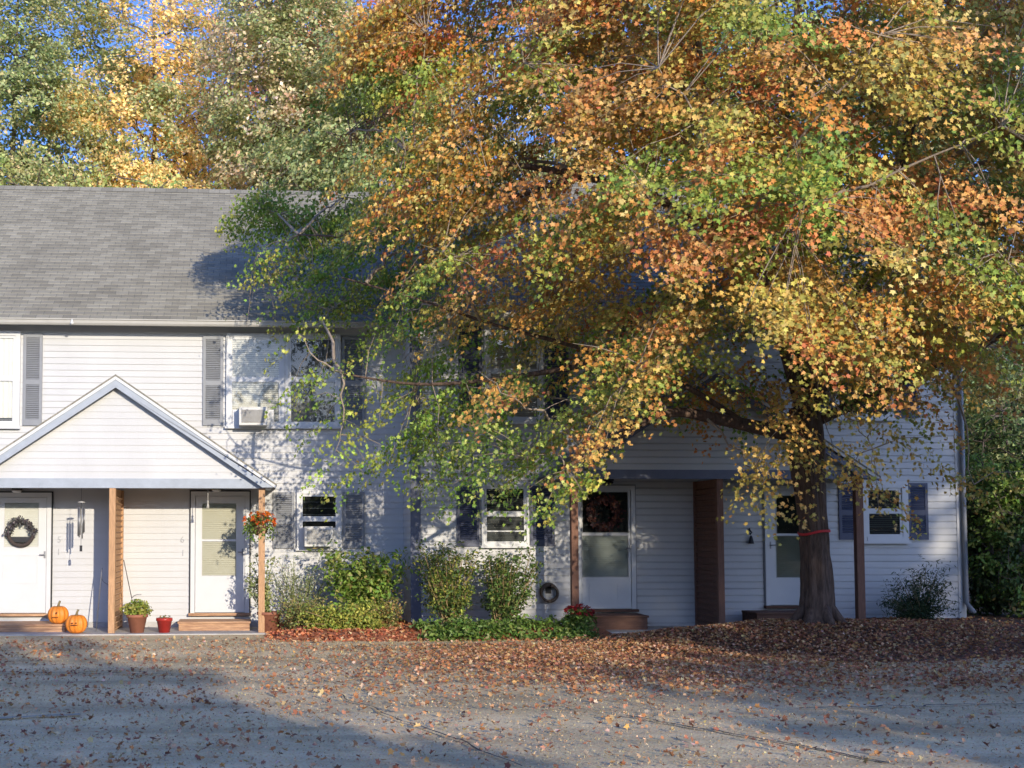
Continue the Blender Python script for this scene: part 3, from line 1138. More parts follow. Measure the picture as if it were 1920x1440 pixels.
# ------------------------------------------------------------------ porch slabs, bed
mb = MB()
mb.box(-8, at(500, 1192, YPL).x + 0.1, YPL - 0.2, YL + 0.02, -0.1, 0.018)
tag(make('porch_slab', mb, 'concrete'), kind='structure')
mb = MB()
mb.box(at(1085, 1180, YPR).x, at(1640, 1180, YPR).x, YPR - 0.15, YR + 0.02, -0.1, 0.075)
tag(make('porch_slab', mb, 'concrete'), kind='structure')


def bedz(x, y):
    e = min(1, max(0, (x - 0.12) / 0.5)) * min(1, max(0, (y - 18.15 - 0.25 * noise.noise(Vector((x * 0.8, 0, 0)))) / 0.5))
    return -0.03 + 0.13 * e + 0.03 * noise.noise(Vector((x * 2.5, y * 2.5, 7)))


tag(make('mulch_bed', grid(0.1, 5.6, 60, 18.0, 21.0, 36, bedz), 'mulch', smooth=True), kind='structure')


def place_leaves_on(name, xy, zfn, size, pal, shape, mat, lift=0.012, tilt=0.45, label=None, kind='stuff'):
    n = len(xy)
    P = np.array([(x, y, zfn(x, y) + lift) for x, y in xy])
    Nn = np.array([0, 0, 1.0])[None, :] + RNG.normal(0, tilt, (n, 3))
    T = RNG.normal(0, 1, (n, 3))
    S = size * RNG.uniform(0.6, 1.25, n)
    P[:, 2] += 0.25 * S * RNG.uniform(0, 1, n)
    o = leaf_obj(name, P, Nn, T, S, pick(pal, n), shape, mat, None, 0.5)
    return tag(o, label, None, None, kind)


# mulch chips and leaves
xy = [(random.uniform(0.15, 5.0), random.uniform(18.1, 20.9)) for _ in range(5200)]
MULCH = [((.66, .25, .11), 4), ((.56, .18, .09), 4), ((.70, .36, .18), 2), ((.38, .12, .06), 2), ((.7, .5, .28), 1)]
place_leaves_on('mulch', xy, bedz, 0.075, MULCH, KITE, 'leaf_dry')

# fallen leaves
LITTER = [((.42, .19, .09), 4), ((.34, .14, .08), 4), ((.52, .28, .14), 3), ((.24, .10, .06), 3), ((.60, .42, .20), 2.5), ((.60, .32, .11), 2.5), ((.50, .20, .08), 1.5)]
LITTER_PALE = [((.60, .38, .22), 4), ((.52, .26, .13), 4), ((.66, .48, .32), 2), ((.34, .16, .09), 2)]


def litter_density(x, y):
    n1 = 0.5 + 0.5 * noise.noise(Vector((x * 0.5, y * 1.1, 1)))
    n2 = 0.5 + 0.5 * noise.noise(Vector((x * 1.6, y * 2.4, 4)))
    n3 = 0.5 + 0.5 * noise.noise(Vector((x * 0.45 + 0.3 * y, y * 2.6, 8)))
    d = 0.012 + 0.16 * max(0, n1 - 0.5) * 2 * n3 + 0.05 * max(0, n3 - 0.6)
    d += 1.3 * math.exp(-((x - 8.3) / 3.7) ** 2 - ((y - 17.1) / 2.0) ** 2) * (0.55 + 0.7 * n1)
    d += 0.75 * math.exp(-((x - 4.0) / 1.9) ** 2 - ((y - 15.2) / 2.0) ** 2) * (0.35 + n2)
    d += 0.35 * math.exp(-((x - 7.5) / 4.5) ** 2 - ((y - 13.0) / 0.9) ** 2) * (0.3 + n2)
    if x < 2.0:
        d += 0.10 * n2 * n1
    if 1.0 < x < 5.5 and y > 17.5:
        d *= 0.25
    return d


xy = []
while len(xy) < 33000:
    x, y = random.uniform(-9, 18), random.uniform(7.2, 19.6)
    if y > 18.6 and x < 9.0:
        continue
    if random.random() < litter_density(x, y) / 1.4:
        xy.append((x, y))
place_leaves_on('fallen_leaves', xy, ground_z, 0.050, LITTER, MAPLE, 'leaf_dry', 0.02)
xy = []
while len(xy) < 9000:
    x, y = random.uniform(-8, 9), random.uniform(7.2, 19.0)
    if random.random() < min(1, litter_density(x, y) + 0.12):
        xy.append((x, y))
place_leaves_on('pale_fallen_leaves', xy, ground_z, 0.044, LITTER_PALE, MAPLE, 'leaf_dry', 0.03)

xy = []  # tan crumbs added to brighten the lit tarmac, tilted to catch low sun
while len(xy) < 42000:
    x, y = random.uniform(-7, 9), random.uniform(7.2, 18.6)
    w = 0.5 + 0.5 * noise.noise(Vector((x * 0.7 + 4, y * 1.2, 2)))
    if random.random() < 0.25 + 0.75 * w:
        xy.append((x, y))
place_leaves_on('brightening_crumbs', xy, ground_z, 0.019, [((.50, .36, .20), 4), ((.58, .45, .27), 4), ((.40, .25, .13), 3), ((.44, .37, .26), 3)], KITE, 'leaf_dry', 0.010, 1.2)

# ------------------------------------------------------------------ door steps
def step(px0, px1, py0, py1, Y, mat, label, dep=0.55, zb=0.02, tall=None):
    x0, x1, z0, z1 = rect(px0, px1, py0, py1, Y)
    cx = (x0 + x1) / 2
    t = thing('door_step', (cx, Y, zb), label, 'step')
    mb = MB()
    w = (Y + dep - Y)
    for i in range(3):
        ya = Y - 0.02 + i * dep / 3
        mb.box(x0 - 0.02, x1 + 0.02, ya, ya + dep / 3 - 0.012, z1 - 0.035, z1)
    make('tread', mb, mat, t, bevel=0.004)
    mb = MB()
    mb.box(x0, x1, Y, Y + 0.03, zb, z1 - 0.036)
    mb.box(x0, x0 + 0.03, Y + 0.031, Y + dep - 0.02, zb, z1 - 0.036)
    mb.box(x1 - 0.03, x1, Y + 0.031, Y + dep - 0.02, zb, z1 - 0.036)
    make('riser', mb, mat, t)


step(-70, 122, 1170, 1196, 20.05, 'step', 'worn wooden step below the leftmost door, pumpkin leaning on it', 0.75, 0.018)
step(335, 468, 1165, 1191, 20.15, 'step', 'worn wooden step below the door with the beige blind', 0.65, 0.018)
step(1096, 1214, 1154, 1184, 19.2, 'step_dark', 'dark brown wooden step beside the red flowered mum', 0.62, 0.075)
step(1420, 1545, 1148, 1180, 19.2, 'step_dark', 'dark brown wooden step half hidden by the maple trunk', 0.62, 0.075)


# ------------------------------------------------------------------ things on and by the building
def air_conditioner(x0, x1, z0, z1, Y, label):
    t = thing('air_conditioner', ((x0 + x1) / 2, Y, z0), label, 'air conditioner', 'window air conditioners')
    mb = MB()
    yf = Y - 0.38
    mb.box(x0, x1, yf, Y - 0.055, z0, z1)
    make('casing', mb, 'ac', t, bevel=0.008)
    g = MB()
    m = 0.045
    n = 11
    for i in range(n):
        z = z0 + m + (i + .5) * (z1 - z0 - 2 * m) / n
        g.obox(((x0 + x1) / 2, yf - 0.008, z), ((x1 - x0) / 2 - m, 0, 0), (0, 0.006, 0.006), (0, -0.002, 0.002))
    for i in range(6):
        x = x0 + m + i * (x1 - x0 - 2 * m) / 5
        g.box(x - 0.003, x + 0.003, yf - 0.014, yf - 0.002, z0 + m, z1 - m)
    make('grille', g, 'ac_grille', t)
    for a, b in ((x0 - 0.12, x0 - 0.001), (x1 + 0.001, x1 + 0.12)):
        s = MB()
        s.box(a, b, Y - 0.09, Y - 0.078, z0, z1 - 0.02)
        make('side_panel', s, 'white', t)


a = rect(448, 501, 763, 797, YL - 0.38)
air_conditioner(*a, YL, 'white air conditioner in the upstairs window')
a = rect(571, 624, 987, 1025, YL - 0.38)
air_conditioner(*a, YL, 'white air conditioner in the ground floor window above the bushes')


def pumpkin(px, py, r, Y, zb, label, face):
    p = at(px, py, Y)
    t = thing('pumpkin', (p.x, Y, zb), label, 'pumpkin', 'carved pumpkins on the porch')
    prof = []
    h = r * 1.72
    for i in range(17):
        a = -math.pi / 2 + math.pi * i / 16
        rr = r * math.cos(a) ** 0.75 if abs(math.cos(a)) > 1e-6 else 0.01
        zz = h / 2 + h / 2 * math.sin(a) - 0.10 * r * (1 if a > 1.2 else 0)
        prof.append((max(rr, 0.012), zz))
    mb = MB()
    mb.lathe((p.x, Y, zb), prof, 72, 0.12, 11)
    make('rind', mb, 'pumpkin', t, True)
    mb = MB()
    mb.tube([(p.x, Y, zb + h * 0.93), (p.x + 0.01, Y, zb + h + 0.03), (p.x + 0.03, Y - 0.01, zb + h + 0.075)], [0.026, 0.018, 0.02], 7)
    make('stem', mb, 'stem', t, True)
    for nm, ux, uz, w, hh in face:
        mb = MB()
        x, z = ux * r, h / 2 + uz * h / 2
        y = -math.sqrt(max(0.02, 1 - ux * ux - 0.8 * uz * uz)) * r * 0.985
        mb.obox((p.x + x, Y + y, zb + z), (w * r, 0, hh * 0.2 * r), (0, 0.02, 0), (0, 0, hh * r))
        make(nm, mb, 'carve', t)


pumpkin(109, 1155, 0.175, 20.1, at(109, 1170, 20.05).z, 'larger orange pumpkin up on the wooden step', [('carved_eye', 0, .25, .07, .08), ('carved_mouth', -.12, -.22, .3, .022)])
pumpkin(143, 1178, 0.18, 19.75, 0.018, 'lower orange pumpkin with a dark carved grin on the slab', [('carved_eye', -.25, .14, .08, .05), ('carved_eye', .12, .16, .08, .05), ('carved_mouth', -.05, -.06, .3, .035)])


def shrub_leaves(t, name, centers, out, per, size, pal, shape, mat='leaf_green', jit=0.16, **k):
    P, Nn, T, S, idx = spray_leaves(centers, out, per, size, **k)
    return leaf_obj(name, P, Nn, T, S, pick(pal, len(P), jit), shape, mat, t, 0.3)


def blob_centers(c, rx, ry, rz, n, shell=0.55, zmin=None, rng=RNG):
    out = []
    while len(out) < n:
        v = rng.normal(0, 1, 3)
        v /= np.linalg.norm(v)
        rr = rng.uniform(shell, 1.0) if rng.random() < 0.8 else rng.uniform(0.1, 1)
        q = np.array(c) + v * rr * np.array([rx, ry, rz])
        if zmin is None or q[2] > zmin:
            out.append(q)
    return np.array(out)


def pot_prof(r0, r1, h, rim=0.02):
    return [(r0, 0), (r1, h - 0.05), (r1 + rim, h - 0.048), (r1 + rim, h), (r1 - 0.008, h), (r1 - 0.015, h - 0.03), (0.01, h - 0.03)]


# terracotta pot with a leafy green plant
p = at(257, 1175, 19.85)
t = thing('flower_pot', (p.x, 19.85, 0.018), 'wide terracotta pot with a bushy bright green plant by the slatted divider', 'flower pot', 'potted plants on the porch')
mb = MB()
mb.lathe((p.x, 19.85, 0.018), pot_prof(0.11, 0.16, 0.30), 28)
make('pot', mb, 'terracotta', t, True)
c = blob_centers((p.x, 19.83, 0.43), 0.25, 0.22, 0.14, 90, 0.6, 0.3)
shrub_leaves(t, 'foliage', c, c - np.array([p.x, 19.83, 0.3]), 9, 0.06, YELLOWGREEN, OVAL, L=0.10, Wd=0.1, Th=0.05)
# little red pot
p = at(308, 1180, 19.85)
t = thing('flower_pot', (p.x, 19.85, 0.018), 'small shiny red pot with a sparse little plant', 'flower pot', 'potted plants on the porch')
mb = MB()
mb.lathe((p.x, 19.85, 0.018), pot_prof(0.09, 0.125, 0.24, 0.012), 28)
make('pot', mb, 'red_glaze', t, True)
c = blob_centers((p.x, 19.85, 0.27), 0.09, 0.09, 0.04, 14, 0.5, 0.24)
shrub_leaves(t, 'foliage', c, c - np.array([p.x, 19.85, 0.2]), 4, 0.04, OLIVE, OVAL, L=0.07, Wd=0.06, Th=0.03)
# brown pot with climbing plant behind the right post
p = at(505, 1175, 19.9)
t = thing('flower_pot', (p.x, 19.9, 0.018), 'tall brown pot behind the porch post with a climbing pale green vine', 'flower pot', 'potted plants on the porch')
mb = MB()
mb.lathe((p.x, 19.9, 0.018), pot_prof(0.15, 0.19, 0.33), 28)
make('pot', mb, 'terracotta', t, True)
sm = MB()
cs = []
for i in range(16):
    e = at(random.uniform(463, 490) if i < 11 else random.uniform(490, 520), random.uniform(1040, 1120), 19.9 + random.uniform(-0.1, 0.25))
    pts = bez((p.x, 19.9, 0.3), (p.x - 0.1, 19.9, e.z * 0.6 + 0.1), e, 8)
    sm.tube(pts, [0.006] * 8, 4, False)
    for q in pts[2:]:
        cs += [np.array(q) + RNG.normal(0, 0.03, 3) for _ in range(2)]
make('stems', sm, 'green_stem', t)
cs = np.array(cs)
shrub_leaves(t, 'foliage', cs, cs - np.array([p.x, 20.2, 0.6]), 5, 0.055, [((.30, .33, .12), 3), ((.40, .40, .18), 2), ((.2, .26, .08), 2)], OVAL, L=0.12, Wd=0.12, Th=0.08)

# hanging basket
hb = at(487, 985, 19.85)
zc = at(487, 915, 19.85).z + 0.06
t = thing('hanging_basket', (hb.x, 19.85, hb.z), 'hanging basket of orange flowers beside the right porch post', 'hanging basket')
mb = MB()
mb.lathe((hb.x, 19.85, hb.z - 0.17), [(0.06, 0), (0.12, 0.06), (0.15, 0.14), (0.16, 0.15), (0.14, 0.15), (0.01, 0.12)], 22)
make('basket', mb, 'soil', t, True)
mb = MB()
for k in range(3):
    a = k * 2.094 + 0.4
    mb.tube([(hb.x + 0.15 * math.cos(a), 19.85 + 0.15 * math.sin(a), hb.z - 0.03), (hb.x, 19.85, zc - 0.1)], 0.004, 4)
mb.tube([(hb.x, 19.85, zc - 0.1), (hb.x, 19.85, zc + 0.02)], 0.005, 4)
make('hanger', mb, 'black', t)
c = blob_centers((hb.x, 19.85, hb.z + 0.02), 0.27, 0.24, 0.2, 110, 0.6)
shrub_leaves(t, 'foliage', c, c - np.array([hb.x, 19.85, hb.z]), 8, 0.05, GREEN, OVAL, L=0.1, Wd=0.1, Th=0.05, droop=0.8)
c = blob_centers((hb.x, 19.83, hb.z + 0.08), 0.27, 0.25, 0.17, 90, 0.9, hb.z + 0.02)
for q in c[:48]:
    shrub_leaves(t, 'flower', q[None, :], (q - np.array([hb.x, 19.85, hb.z]))[None, :], 13, 0.042, [((.80, .16, .02), 4), ((.85, .30, .03), 3), ((.7, .08, .02), 2)], OVAL, L=0.05, Wd=0.05, Th=0.03)


def wind_chime(px, Y, ytop, ybot, ntube, label, sail=True, mat='grey_metal'):
    a, b = at(px, ytop, Y), at(px, ybot, Y)
    L = a.z - b.z
    t = thing('wind_chime', (a.x, Y, b.z), label, 'wind chime')
    mb = MB()
    mb.tube([a, (a.x, Y, b.z + 0.02)], 0.003, 4)
    make('cord', mb, 'black', t)
    mb = MB()
    zt = a.z - 0.22 * L
    mb.lathe((a.x, Y, zt), [(0.015, 0.012), (0.06, 0.0), (0.062, -0.012), (0.01, -0.014)], 16)
    make('top_disc', mb, 'gutter', t, True)
    mb = MB()
    for k in range(ntube):
        an = 2 * math.pi * k / ntube
        x, y = a.x + 0.05 * math.cos(an), Y + 0.05 * math.sin(an)
        ln = (0.40 + 0.1 * k / max(1, ntube - 1)) * L
        mb.tube([(x, y, zt - 0.08 * L), (x, y, zt - 0.08 * L - ln)], 0.011, 8)
        mb.tube([(x, y, zt - 0.005), (x, y, zt - 0.08 * L)], 0.002, 4)
    make('tubes', mb, mat, t, True)
    if sail:
        mb = MB()
        mb.obox((a.x, Y, b.z + 0.05), (0.022, 0, 0), (0, 0.003, 0), (0, 0, 0.05))
        make('sail', mb, 'black', t)


wind_chime(153, YPL + 0.2, 915, 1034, 6, 'long metal wind chime hanging under the left porch beam')
p = at(390, 917, YPL + 0.25)
t = thing('bird_ornament', (p.x, YPL + 0.25, p.z - 0.32), 'small white ornament on a cord above the blinded door', 'hanging ornament')
mb = MB()
mb.tube([(p.x, YPL + 0.25, p.z + 0.05), (p.x, YPL + 0.25, p.z - 0.2)], 0.006, 5)
make('cord', mb, 'gutter', t)
mb = MB()
mb.lathe((p.x, YPL + 0.25, p.z - 0.32), [(0.026, 0), (0.02, 0.05), (0.012, 0.09), (0.02, 0.1), (0.008, 0.13)], 12)
make('bell', mb, 'gutter', t, True)

# cane and hooked pole by the divider
a, b = at(191, 1066, 20.3), at(180, 1192, 20.1)
t = thing('walking_stick', (b.x, 20.1, 0.018), 'thin grey stick with a curved grip propped by the divider', 'stick')
mb = MB()
mb.tube([(b.x, 20.1, 0.02), a, (a.x + 0.004, 20.3, a.z + 0.01)], 0.008, 6)
make('shaft', mb, 'grey_metal', t, True)
mb = MB()
mb.tube(bez((a.x + .001, 20.3, a.z - .17), (a.x + 0.015, 20.3, a.z - 0.24), (a.x + 0.12, 20.3, a.z - 0.27), 8), 0.007, 6)
make('grip', mb, 'grey_metal', t, True)
a, b = at(232, 1050, 20.6), at(247, 1122, 20.2)
t = thing('garden_hook', (b.x, 20.2, 0.35), 'thin bent rod leaning on the slatted divider behind the green plant', 'garden hook')
mb = MB()
mb.tube([a, (b.x, 20.2, b.z)] + bez((b.x, 20.2, b.z - .02), (b.x + 0.02, 20.2, b.z + 0.08), (b.x + 0.16, 20.2, b.z + 0.06), 7)[1:], 0.007, 6)
mb.tube([(b.x, 20.2, b.z), (b.x + 0.03, 20.15, 0.3)], 0.006, 6)
make('rod', mb, 'grey_metal', t, True)

# wreaths
def wreath(px, py, Y, R, label, pal, n=420, half=False, base='wreath_dark'):
    p = at(px, py, Y)
    t = thing('wreath', (p.x, Y, p.z), label, 'wreath', 'wreaths on the doors')
    mb = MB()
    mb.torus((p.x, Y, p.z), R, R * 0.16, 28, 8)
    make('ring', mb, base, t, True)
    an = RNG.uniform(0, 2 * math.pi, n) if not half else RNG.uniform(-0.15, math.pi + 0.15, n)
    rr = R + RNG.normal(0, R * 0.17, n)
    P = np.stack([p.x + rr * np.cos(an), Y - 0.02 - np.abs(RNG.normal(0, 0.02, n)), p.z + rr * np.sin(an)], 1)
    Nn = np.array([0, -0.8, 0.2])[None, :] + RNG.normal(0, 0.6, (n, 3))
    T = RNG.normal(0, 1, (n, 3))
    leaf_obj('leaves', P, Nn, T, R * 0.3 * RNG.uniform(.6, 1.2, n), pick(pal, n), OVAL, 'leaf_dry', t)
    return t, p


DK = [((.05, .045, .05), 4), ((.09, .085, .09), 3), ((.2, .19, .18), 1)]
t, p = wreath(39, 1000, YL - 0.12, 0.21, 'half round dark wreath over a banner on the leftmost door', DK, 300, True)
mb = MB()
mb.prism([(p.x - 0.26, p.z - 0.06), (p.x + 0.26, p.z - 0.06), (p.x + 0.17, p.z - 0.13), (p.x + 0.05, p.z - 0.155), (p.x - 0.05, p.z - 0.155), (p.x - 0.17, p.z - 0.13)], YL - 0.13, YL - 0.115)
make('banner', mb, 'black', t)
wreath(1132, 962, YR - 0.13, 0.24, 'dark red autumn wreath on the shaded glass storm door', [((.09, .03, .022), 4), ((.06, .03, .03), 3), ((.15, .06, .03), 1)], 480)

# coiled hose, wall bell
p = at(1030, 1110, YR - 0.1)
t = thing('garden_hose', (p.x, YR - 0.1, p.z), 'coiled brown garden hose hung on the clapboards beside the bushes', 'garden hose')
mb = MB()
for i in range(5):
    mb.torus((p.x + 0.006 * (i % 2), YR - 0.05 - 0.022 * i, p.z - 0.008 * i), 0.145 - 0.008 * (i % 3), 0.013, 28, 6)
make('coil', mb, 'hose', t, True)
mb = MB()
mb.tube([(p.x, YR - 0.016, p.z + 0.1), (p.x, YR - 0.19, p.z + 0.1), (p.x, YR - 0.2, p.z + 0.13)], 0.012, 6)
mb.box(p.x - 0.05, p.x + 0.05, YR - 0.03, YR - 0.017, p.z - 0.03, p.z + 0.12)
make('hanger', mb, 'black', t)
p = at(1407, 1005, YR - 0.05)
t = thing('wall_bell', (p.x, YR - 0.05, p.z), 'small black bell ornament fixed to the shaded porch wall', 'wall ornament')
mb = MB()
mb.tube([(p.x, YR - 0.018, p.z + 0.13), (p.x - 0.02, YR - 0.05, p.z + 0.11), (p.x + 0.02, YR - 0.06, p.z + 0.06), (p.x - 0.015, YR - 0.07, p.z + 0.03)], 0.014, 6)
make('bracket', mb, 'black', t, True)
mb = MB()
mb.lathe((p.x, YR - 0.075, p.z - 0.13), [(0.05, 0), (0.042, 0.03), (0.03, 0.09), (0.022, 0.12), (0.01, 0.14)], 14)
make('bell', mb, 'black', t, True)


# ------------------------------------------------------------------ bushes
def stem_bush(name, label, cat, base, tips, pal, per, size, shape, stem_mat='gold_stem', group=None, spread=0.16, lo=0.35, bend=0.25, mat='leaf_green', jit=0.16, spr=2, base_r=0.08, sr=0.007):
    """a clump of bent stems rising from one base, leaves on the upper part of every stem"""
    t = thing(name, base, label, cat, group)
    sm = MB()
    cs, outs = [], []
    b = Vector(base)
    for tip in tips:
        tip = Vector(tip)
        s = b + Vector((random.uniform(-1, 1) * base_r, random.uniform(-1, 1) * base_r * 0.6, 0))
        mid = s.lerp(tip, 0.45) + Vector((0, 0, bend * (tip - s).length * 0.4)) + Vector((random.uniform(-.05, .05), random.uniform(-.05, .05), 0))
        pts = bez(s, mid, tip, 9)
        sm.tube(pts, [sr * (1.4 - i / 9) for i in range(9)], 4, False)
        for i in range(9):
            if i / 8 >= lo:
                for _ in range(spr):
                    cs.append(np.array(pts[i]) + RNG.normal(0, spread * 0.5, 3))
                    o = (tip - b) + Vector((0, -0.25, 0.2))
                    outs.append(np.array(o) + RNG.normal(0, 0.35, 3))
    make('stems', sm, stem_mat, t)
    cs, outs = np.array(cs), np.array(outs)
    cs[:, 2] = np.maximum(cs[:, 2], base[2] + 0.03)
    P, Nn, T, S, idx = spray_leaves(cs, outs, per, size, L=spread * 1.2, Wd=spread, Th=spread * 0.5, droop=0.3, jitter=0.7)
    P[:, 2] = np.maximum(P[:, 2], base[2] + 0.02)
    leaf_obj('foliage', P, Nn, T, S, pick(pal, len(P), jit), shape, mat, t, 0.3)
    return t


def tips_px(n, x0, x1, y0, y1, Y, dy):
    return [at(random.uniform(x0, x1), random.uniform(y0, y1), Y + random.uniform(-dy, dy)) for _ in range(n)]


def gbase(px, Y, z=0.07):
    return (at(px, 1180, Y).x, Y, z)


AIRY = [((.46, .46, .36), 3), ((.32, .35, .20), 3), ((.55, .52, .44), 2), ((.24, .28, .12), 2)]
stem_bush('airy_bush', 'airy pale bush with tiny leaves between the porch post and green bushes', 'bush', gbase(562, 20.5), tips_px(46, 505, 640, 1035, 1120, 20.5, 0.3), AIRY, 3, 0.045, OVAL, 'green_stem', 'bushes in front of the building', 0.16, 0.3)
stem_bush('leafy_bush', 'large bright green broad-leaved bush under the air conditioner', 'bush', gbase(680, 20.2),
          tips_px(30, 610, 700, 1030, 1090, 20.15, 0.3) + tips_px(30, 640, 740, 1060, 1140, 20.0, 0.35) + tips_px(14, 700, 768, 1030, 1075, 20.1, 0.25), [((.20, .32, .05), 4), ((.28, .40, .07), 4), ((.36, .42, .10), 2), ((.46, .42, .14), 2)], 5, 0.095, OVAL, 'green_stem', 'bushes in front of the building', 0.2, 0.45)
stem_bush('low_bush', 'low rounded yellow-green bush at the front of the red mulch', 'bush', gbase(645, 19.2, 0.08), tips_px(90, 572, 716, 1135, 1180, 19.2, 0.3), YELLOWGREEN + [((.50, .50, .10), 4)], 7, 0.055, OVAL, 'gold_stem', 'bushes in front of the building', 0.12, 0.35)
stem_bush('twiggy_bush', 'brownish twiggy bush beside the tall brown pot', 'bush', gbase(562, 19.6), tips_px(46, 522, 606, 1118, 1170, 19.6, 0.25), OLIVE, 4, 0.05, OVAL, 'gold_stem', 'bushes in front of the building', 0.13, 0.3)
stem_bush('tan_bush', 'sparse tan and rust bush right of the yellow-green bush', 'bush', gbase(725, 19.6), tips_px(34, 690, 750, 1120, 1180, 19.6, 0.2), OLIVE + [((.45, .25, .1), 4)], 4, 0.05, OVAL, 'gold_stem', 'bushes in front of the building', 0.13, 0.3)
VASE = [((.10, .17, .045), 4), ((.15, .22, .05), 3), ((.24, .28, .07), 2), ((.06, .10, .03), 3)]
stem_bush('vase_bush', 'flat-topped vase shaped bush beside the grey corner board', 'bush', gbase(845, 19.2, 0.07), tips_px(40, 784, 898, 1022, 1062, 19.25, 0.3) + tips_px(16, 800, 880, 1075, 1120, 19.2, 0.25), VASE + YELLOWGREEN[:1], 9, 0.058, OVAL, 'gold_stem', 'vase shaped bushes under the window', 0.13, 0.5, -0.25, base_r=0.1)
stem_bush('vase_bush', 'darker vase shaped bush directly under the ground floor window', 'bush', gbase(940, 19.2, 0.07), tips_px(40, 905, 1012, 1030, 1075, 19.25, 0.3) + tips_px(16, 910, 985, 1085, 1130, 19.2, 0.25), VASE, 9, 0.058, OVAL, 'gold_stem', 'vase shaped bushes under the window', 0.13, 0.48, -0.25, base_r=0.08)
stem_bush('dark_shrub', 'dark spiky evergreen shrub against the shaded right wall', 'bush', (at(1722, 1160, 19.3).x, 19.3, 0.17), tips_px(60, 1650, 1790, 1055, 1150, 19.2, 0.3), [((.035, .06, .022), 4), ((.05, .085, .03), 4), ((.08, .11, .04), 1)], 5, 0.075, BLADE, 'stem', 'bushes in front of the building', 0.14, 0.15)

# ground cover and the potted mum
GC = [((.12, .22, .04), 4), ((.20, .30, .06), 4), ((.30, .36, .12), 2), ((.08, .14, .03), 2)]
pts = []
while len(pts) < 620:
    x, y = random.uniform(2.55, 5.25), random.uniform(18.1, 19.1)
    if 0.25 + noise.noise(Vector((x * 1.7, y * 2, 0))) > random.uniform(-0.5, 0.6):
        pts.append((x, y, bedz(x, y) + random.uniform(0.05, 0.24) * (0.7 + 0.6 * noise.noise(Vector((x * 2, y * 2, 9))))))
pts = np.array(pts)
P, Nn, T, S, idx = spray_leaves(pts, RNG.normal(0, 1, pts.shape) * [1, 1, .2] + [0, -.5, 0.3], 9, 0.075, L=0.16, Wd=0.16, Th=0.06, up=0.8)
tag(leaf_obj('ground_cover', P, Nn, T, S, pick(GC, len(P)), OVAL, 'leaf_green'), kind='stuff')
p = at(1085, 1165, 18.6)
t = thing('chrysanthemum', (p.x, 18.6, 0.02), 'round green chrysanthemum topped with dark red flowers at the porch corner', 'flowering plant')
c = blob_centers((p.x, 18.6, 0.27), 0.26, 0.24, 0.22, 120, 0.6, 0.05)
shrub_leaves(t, 'foliage', c, c - np.array([p.x, 18.6, 0.1]), 9, 0.06, GC, OVAL, L=0.1, Wd=0.1, Th=0.05)
c = blob_centers((p.x, 18.6, 0.34), 0.25, 0.23, 0.2, 90, 0.95, 0.38)
for q in c[:44]:
    shrub_leaves(t, 'flower', q[None, :], (q - np.array([p.x, 18.6, 0.2]))[None, :], 14, 0.038, [((.28, .015, .02), 4), ((.4, .03, .03), 2)], OVAL, L=0.045, Wd=0.045, Th=0.03)

# ------------------------------------------------------------------ the maple
TB = Vector((at(1532, 1150, 17.35).x, 17.35, 0.28))
maple = thing('maple_tree', TB, 'broad maple with orange, gold and green autumn leaves before the right porch', 'tree')


def tp(px, py, Y):
    return at(px, py, Y)


tm = MB()
tr_pts = [TB + Vector((0, 0, -0.15)), TB + Vector((0, 0, 0.05)), TB + Vector((0, 0, 0.18)), tp(1532, 1095, 17.35), tp(1528, 1040, 17.35), tp(1525, 990, 17.3), tp(1520, 930, 17.3), tp(1514, 880, 17.25), tp(1510, 840, 17.2), tp(1508, 800, 17.15), tp(1506, 765, 17.1)]
tr_r = [0.34, 0.29, 0.25, 0.215, 0.196, 0.188, 0.195, 0.218, 0.25, 0.235, 0.19]
_tp, _tr = [], []
for i in range(len(tr_pts) - 1):
    for q in range(6):
        _tp.append(tr_pts[i].lerp(tr_pts[i + 1], q / 6))
        _tr.append((tr_r[i] + (tr_r[i + 1] - tr_r[i]) * q / 6) * (1 + 0.05 * noise.noise(Vector((i + q / 6.0, 3.3, 0)))))
_tp.append(tr_pts[-1])
_tr.append(tr_r[-1])
_n0 = len(tm.v)
tm.tube(_tp, _tr, 72, True, 0.22)
for i in range(_n0, len(tm.v)):        # furrowed bark
    v = Vector(tm.v[i])
    c_ = min(_tp, key=lambda p_: abs(p_.z - v.z))
    d_ = Vector((v.x - c_.x, v.y - c_.y, 0))
    a_ = math.atan2(d_.y, d_.x)
    fz = noise.noise(Vector((math.cos(a_) * 7, math.sin(a_) * 7, v.z * 1.6))) + 0.6 * noise.noise(Vector((math.cos(a_) * 15, math.sin(a_) * 15, v.z * 3.5)))
    tm.v[i] = tuple(v + d_.normalized() * 0.028 * fz)
for k in range(7):   # root flare
    a = k * 0.9 + 0.3
    d = Vector((math.cos(a), math.sin(a), 0))
    tm.tube([TB + Vector((0, 0, 0.30)) + d * 0.13, TB + Vector((0, 0, 0.13)) + d * 0.27, TB + Vector((0, 0, -0.05)) + d * 0.46], [0.11, 0.08, 0.03], 8)
fork = tr_pts[-1]


def limb(pts, r0, r1, n=10):
    P_ = []
    for i in range(len(pts) - 1):
        a = pts[max(i - 1, 0)]
        b, c = pts[i], pts[i + 1]
        d = pts[min(i + 2, len(pts) - 1)]
        for s in range(5):
            t = s / 5
            P_.append(0.5 * ((2 * b) + (c - a) * t + (2 * a - 5 * b + 4 * c - d) * t * t + (3 * b - a - 3 * c + d) * t ** 3))
    P_.append(pts[-1])
    m = len(P_)
    tm.tube(P_, [r0 + (r1 - r0) * (i / (m - 1)) ** 0.8 for i in range(m)], n, True, 0.18)
    return P_


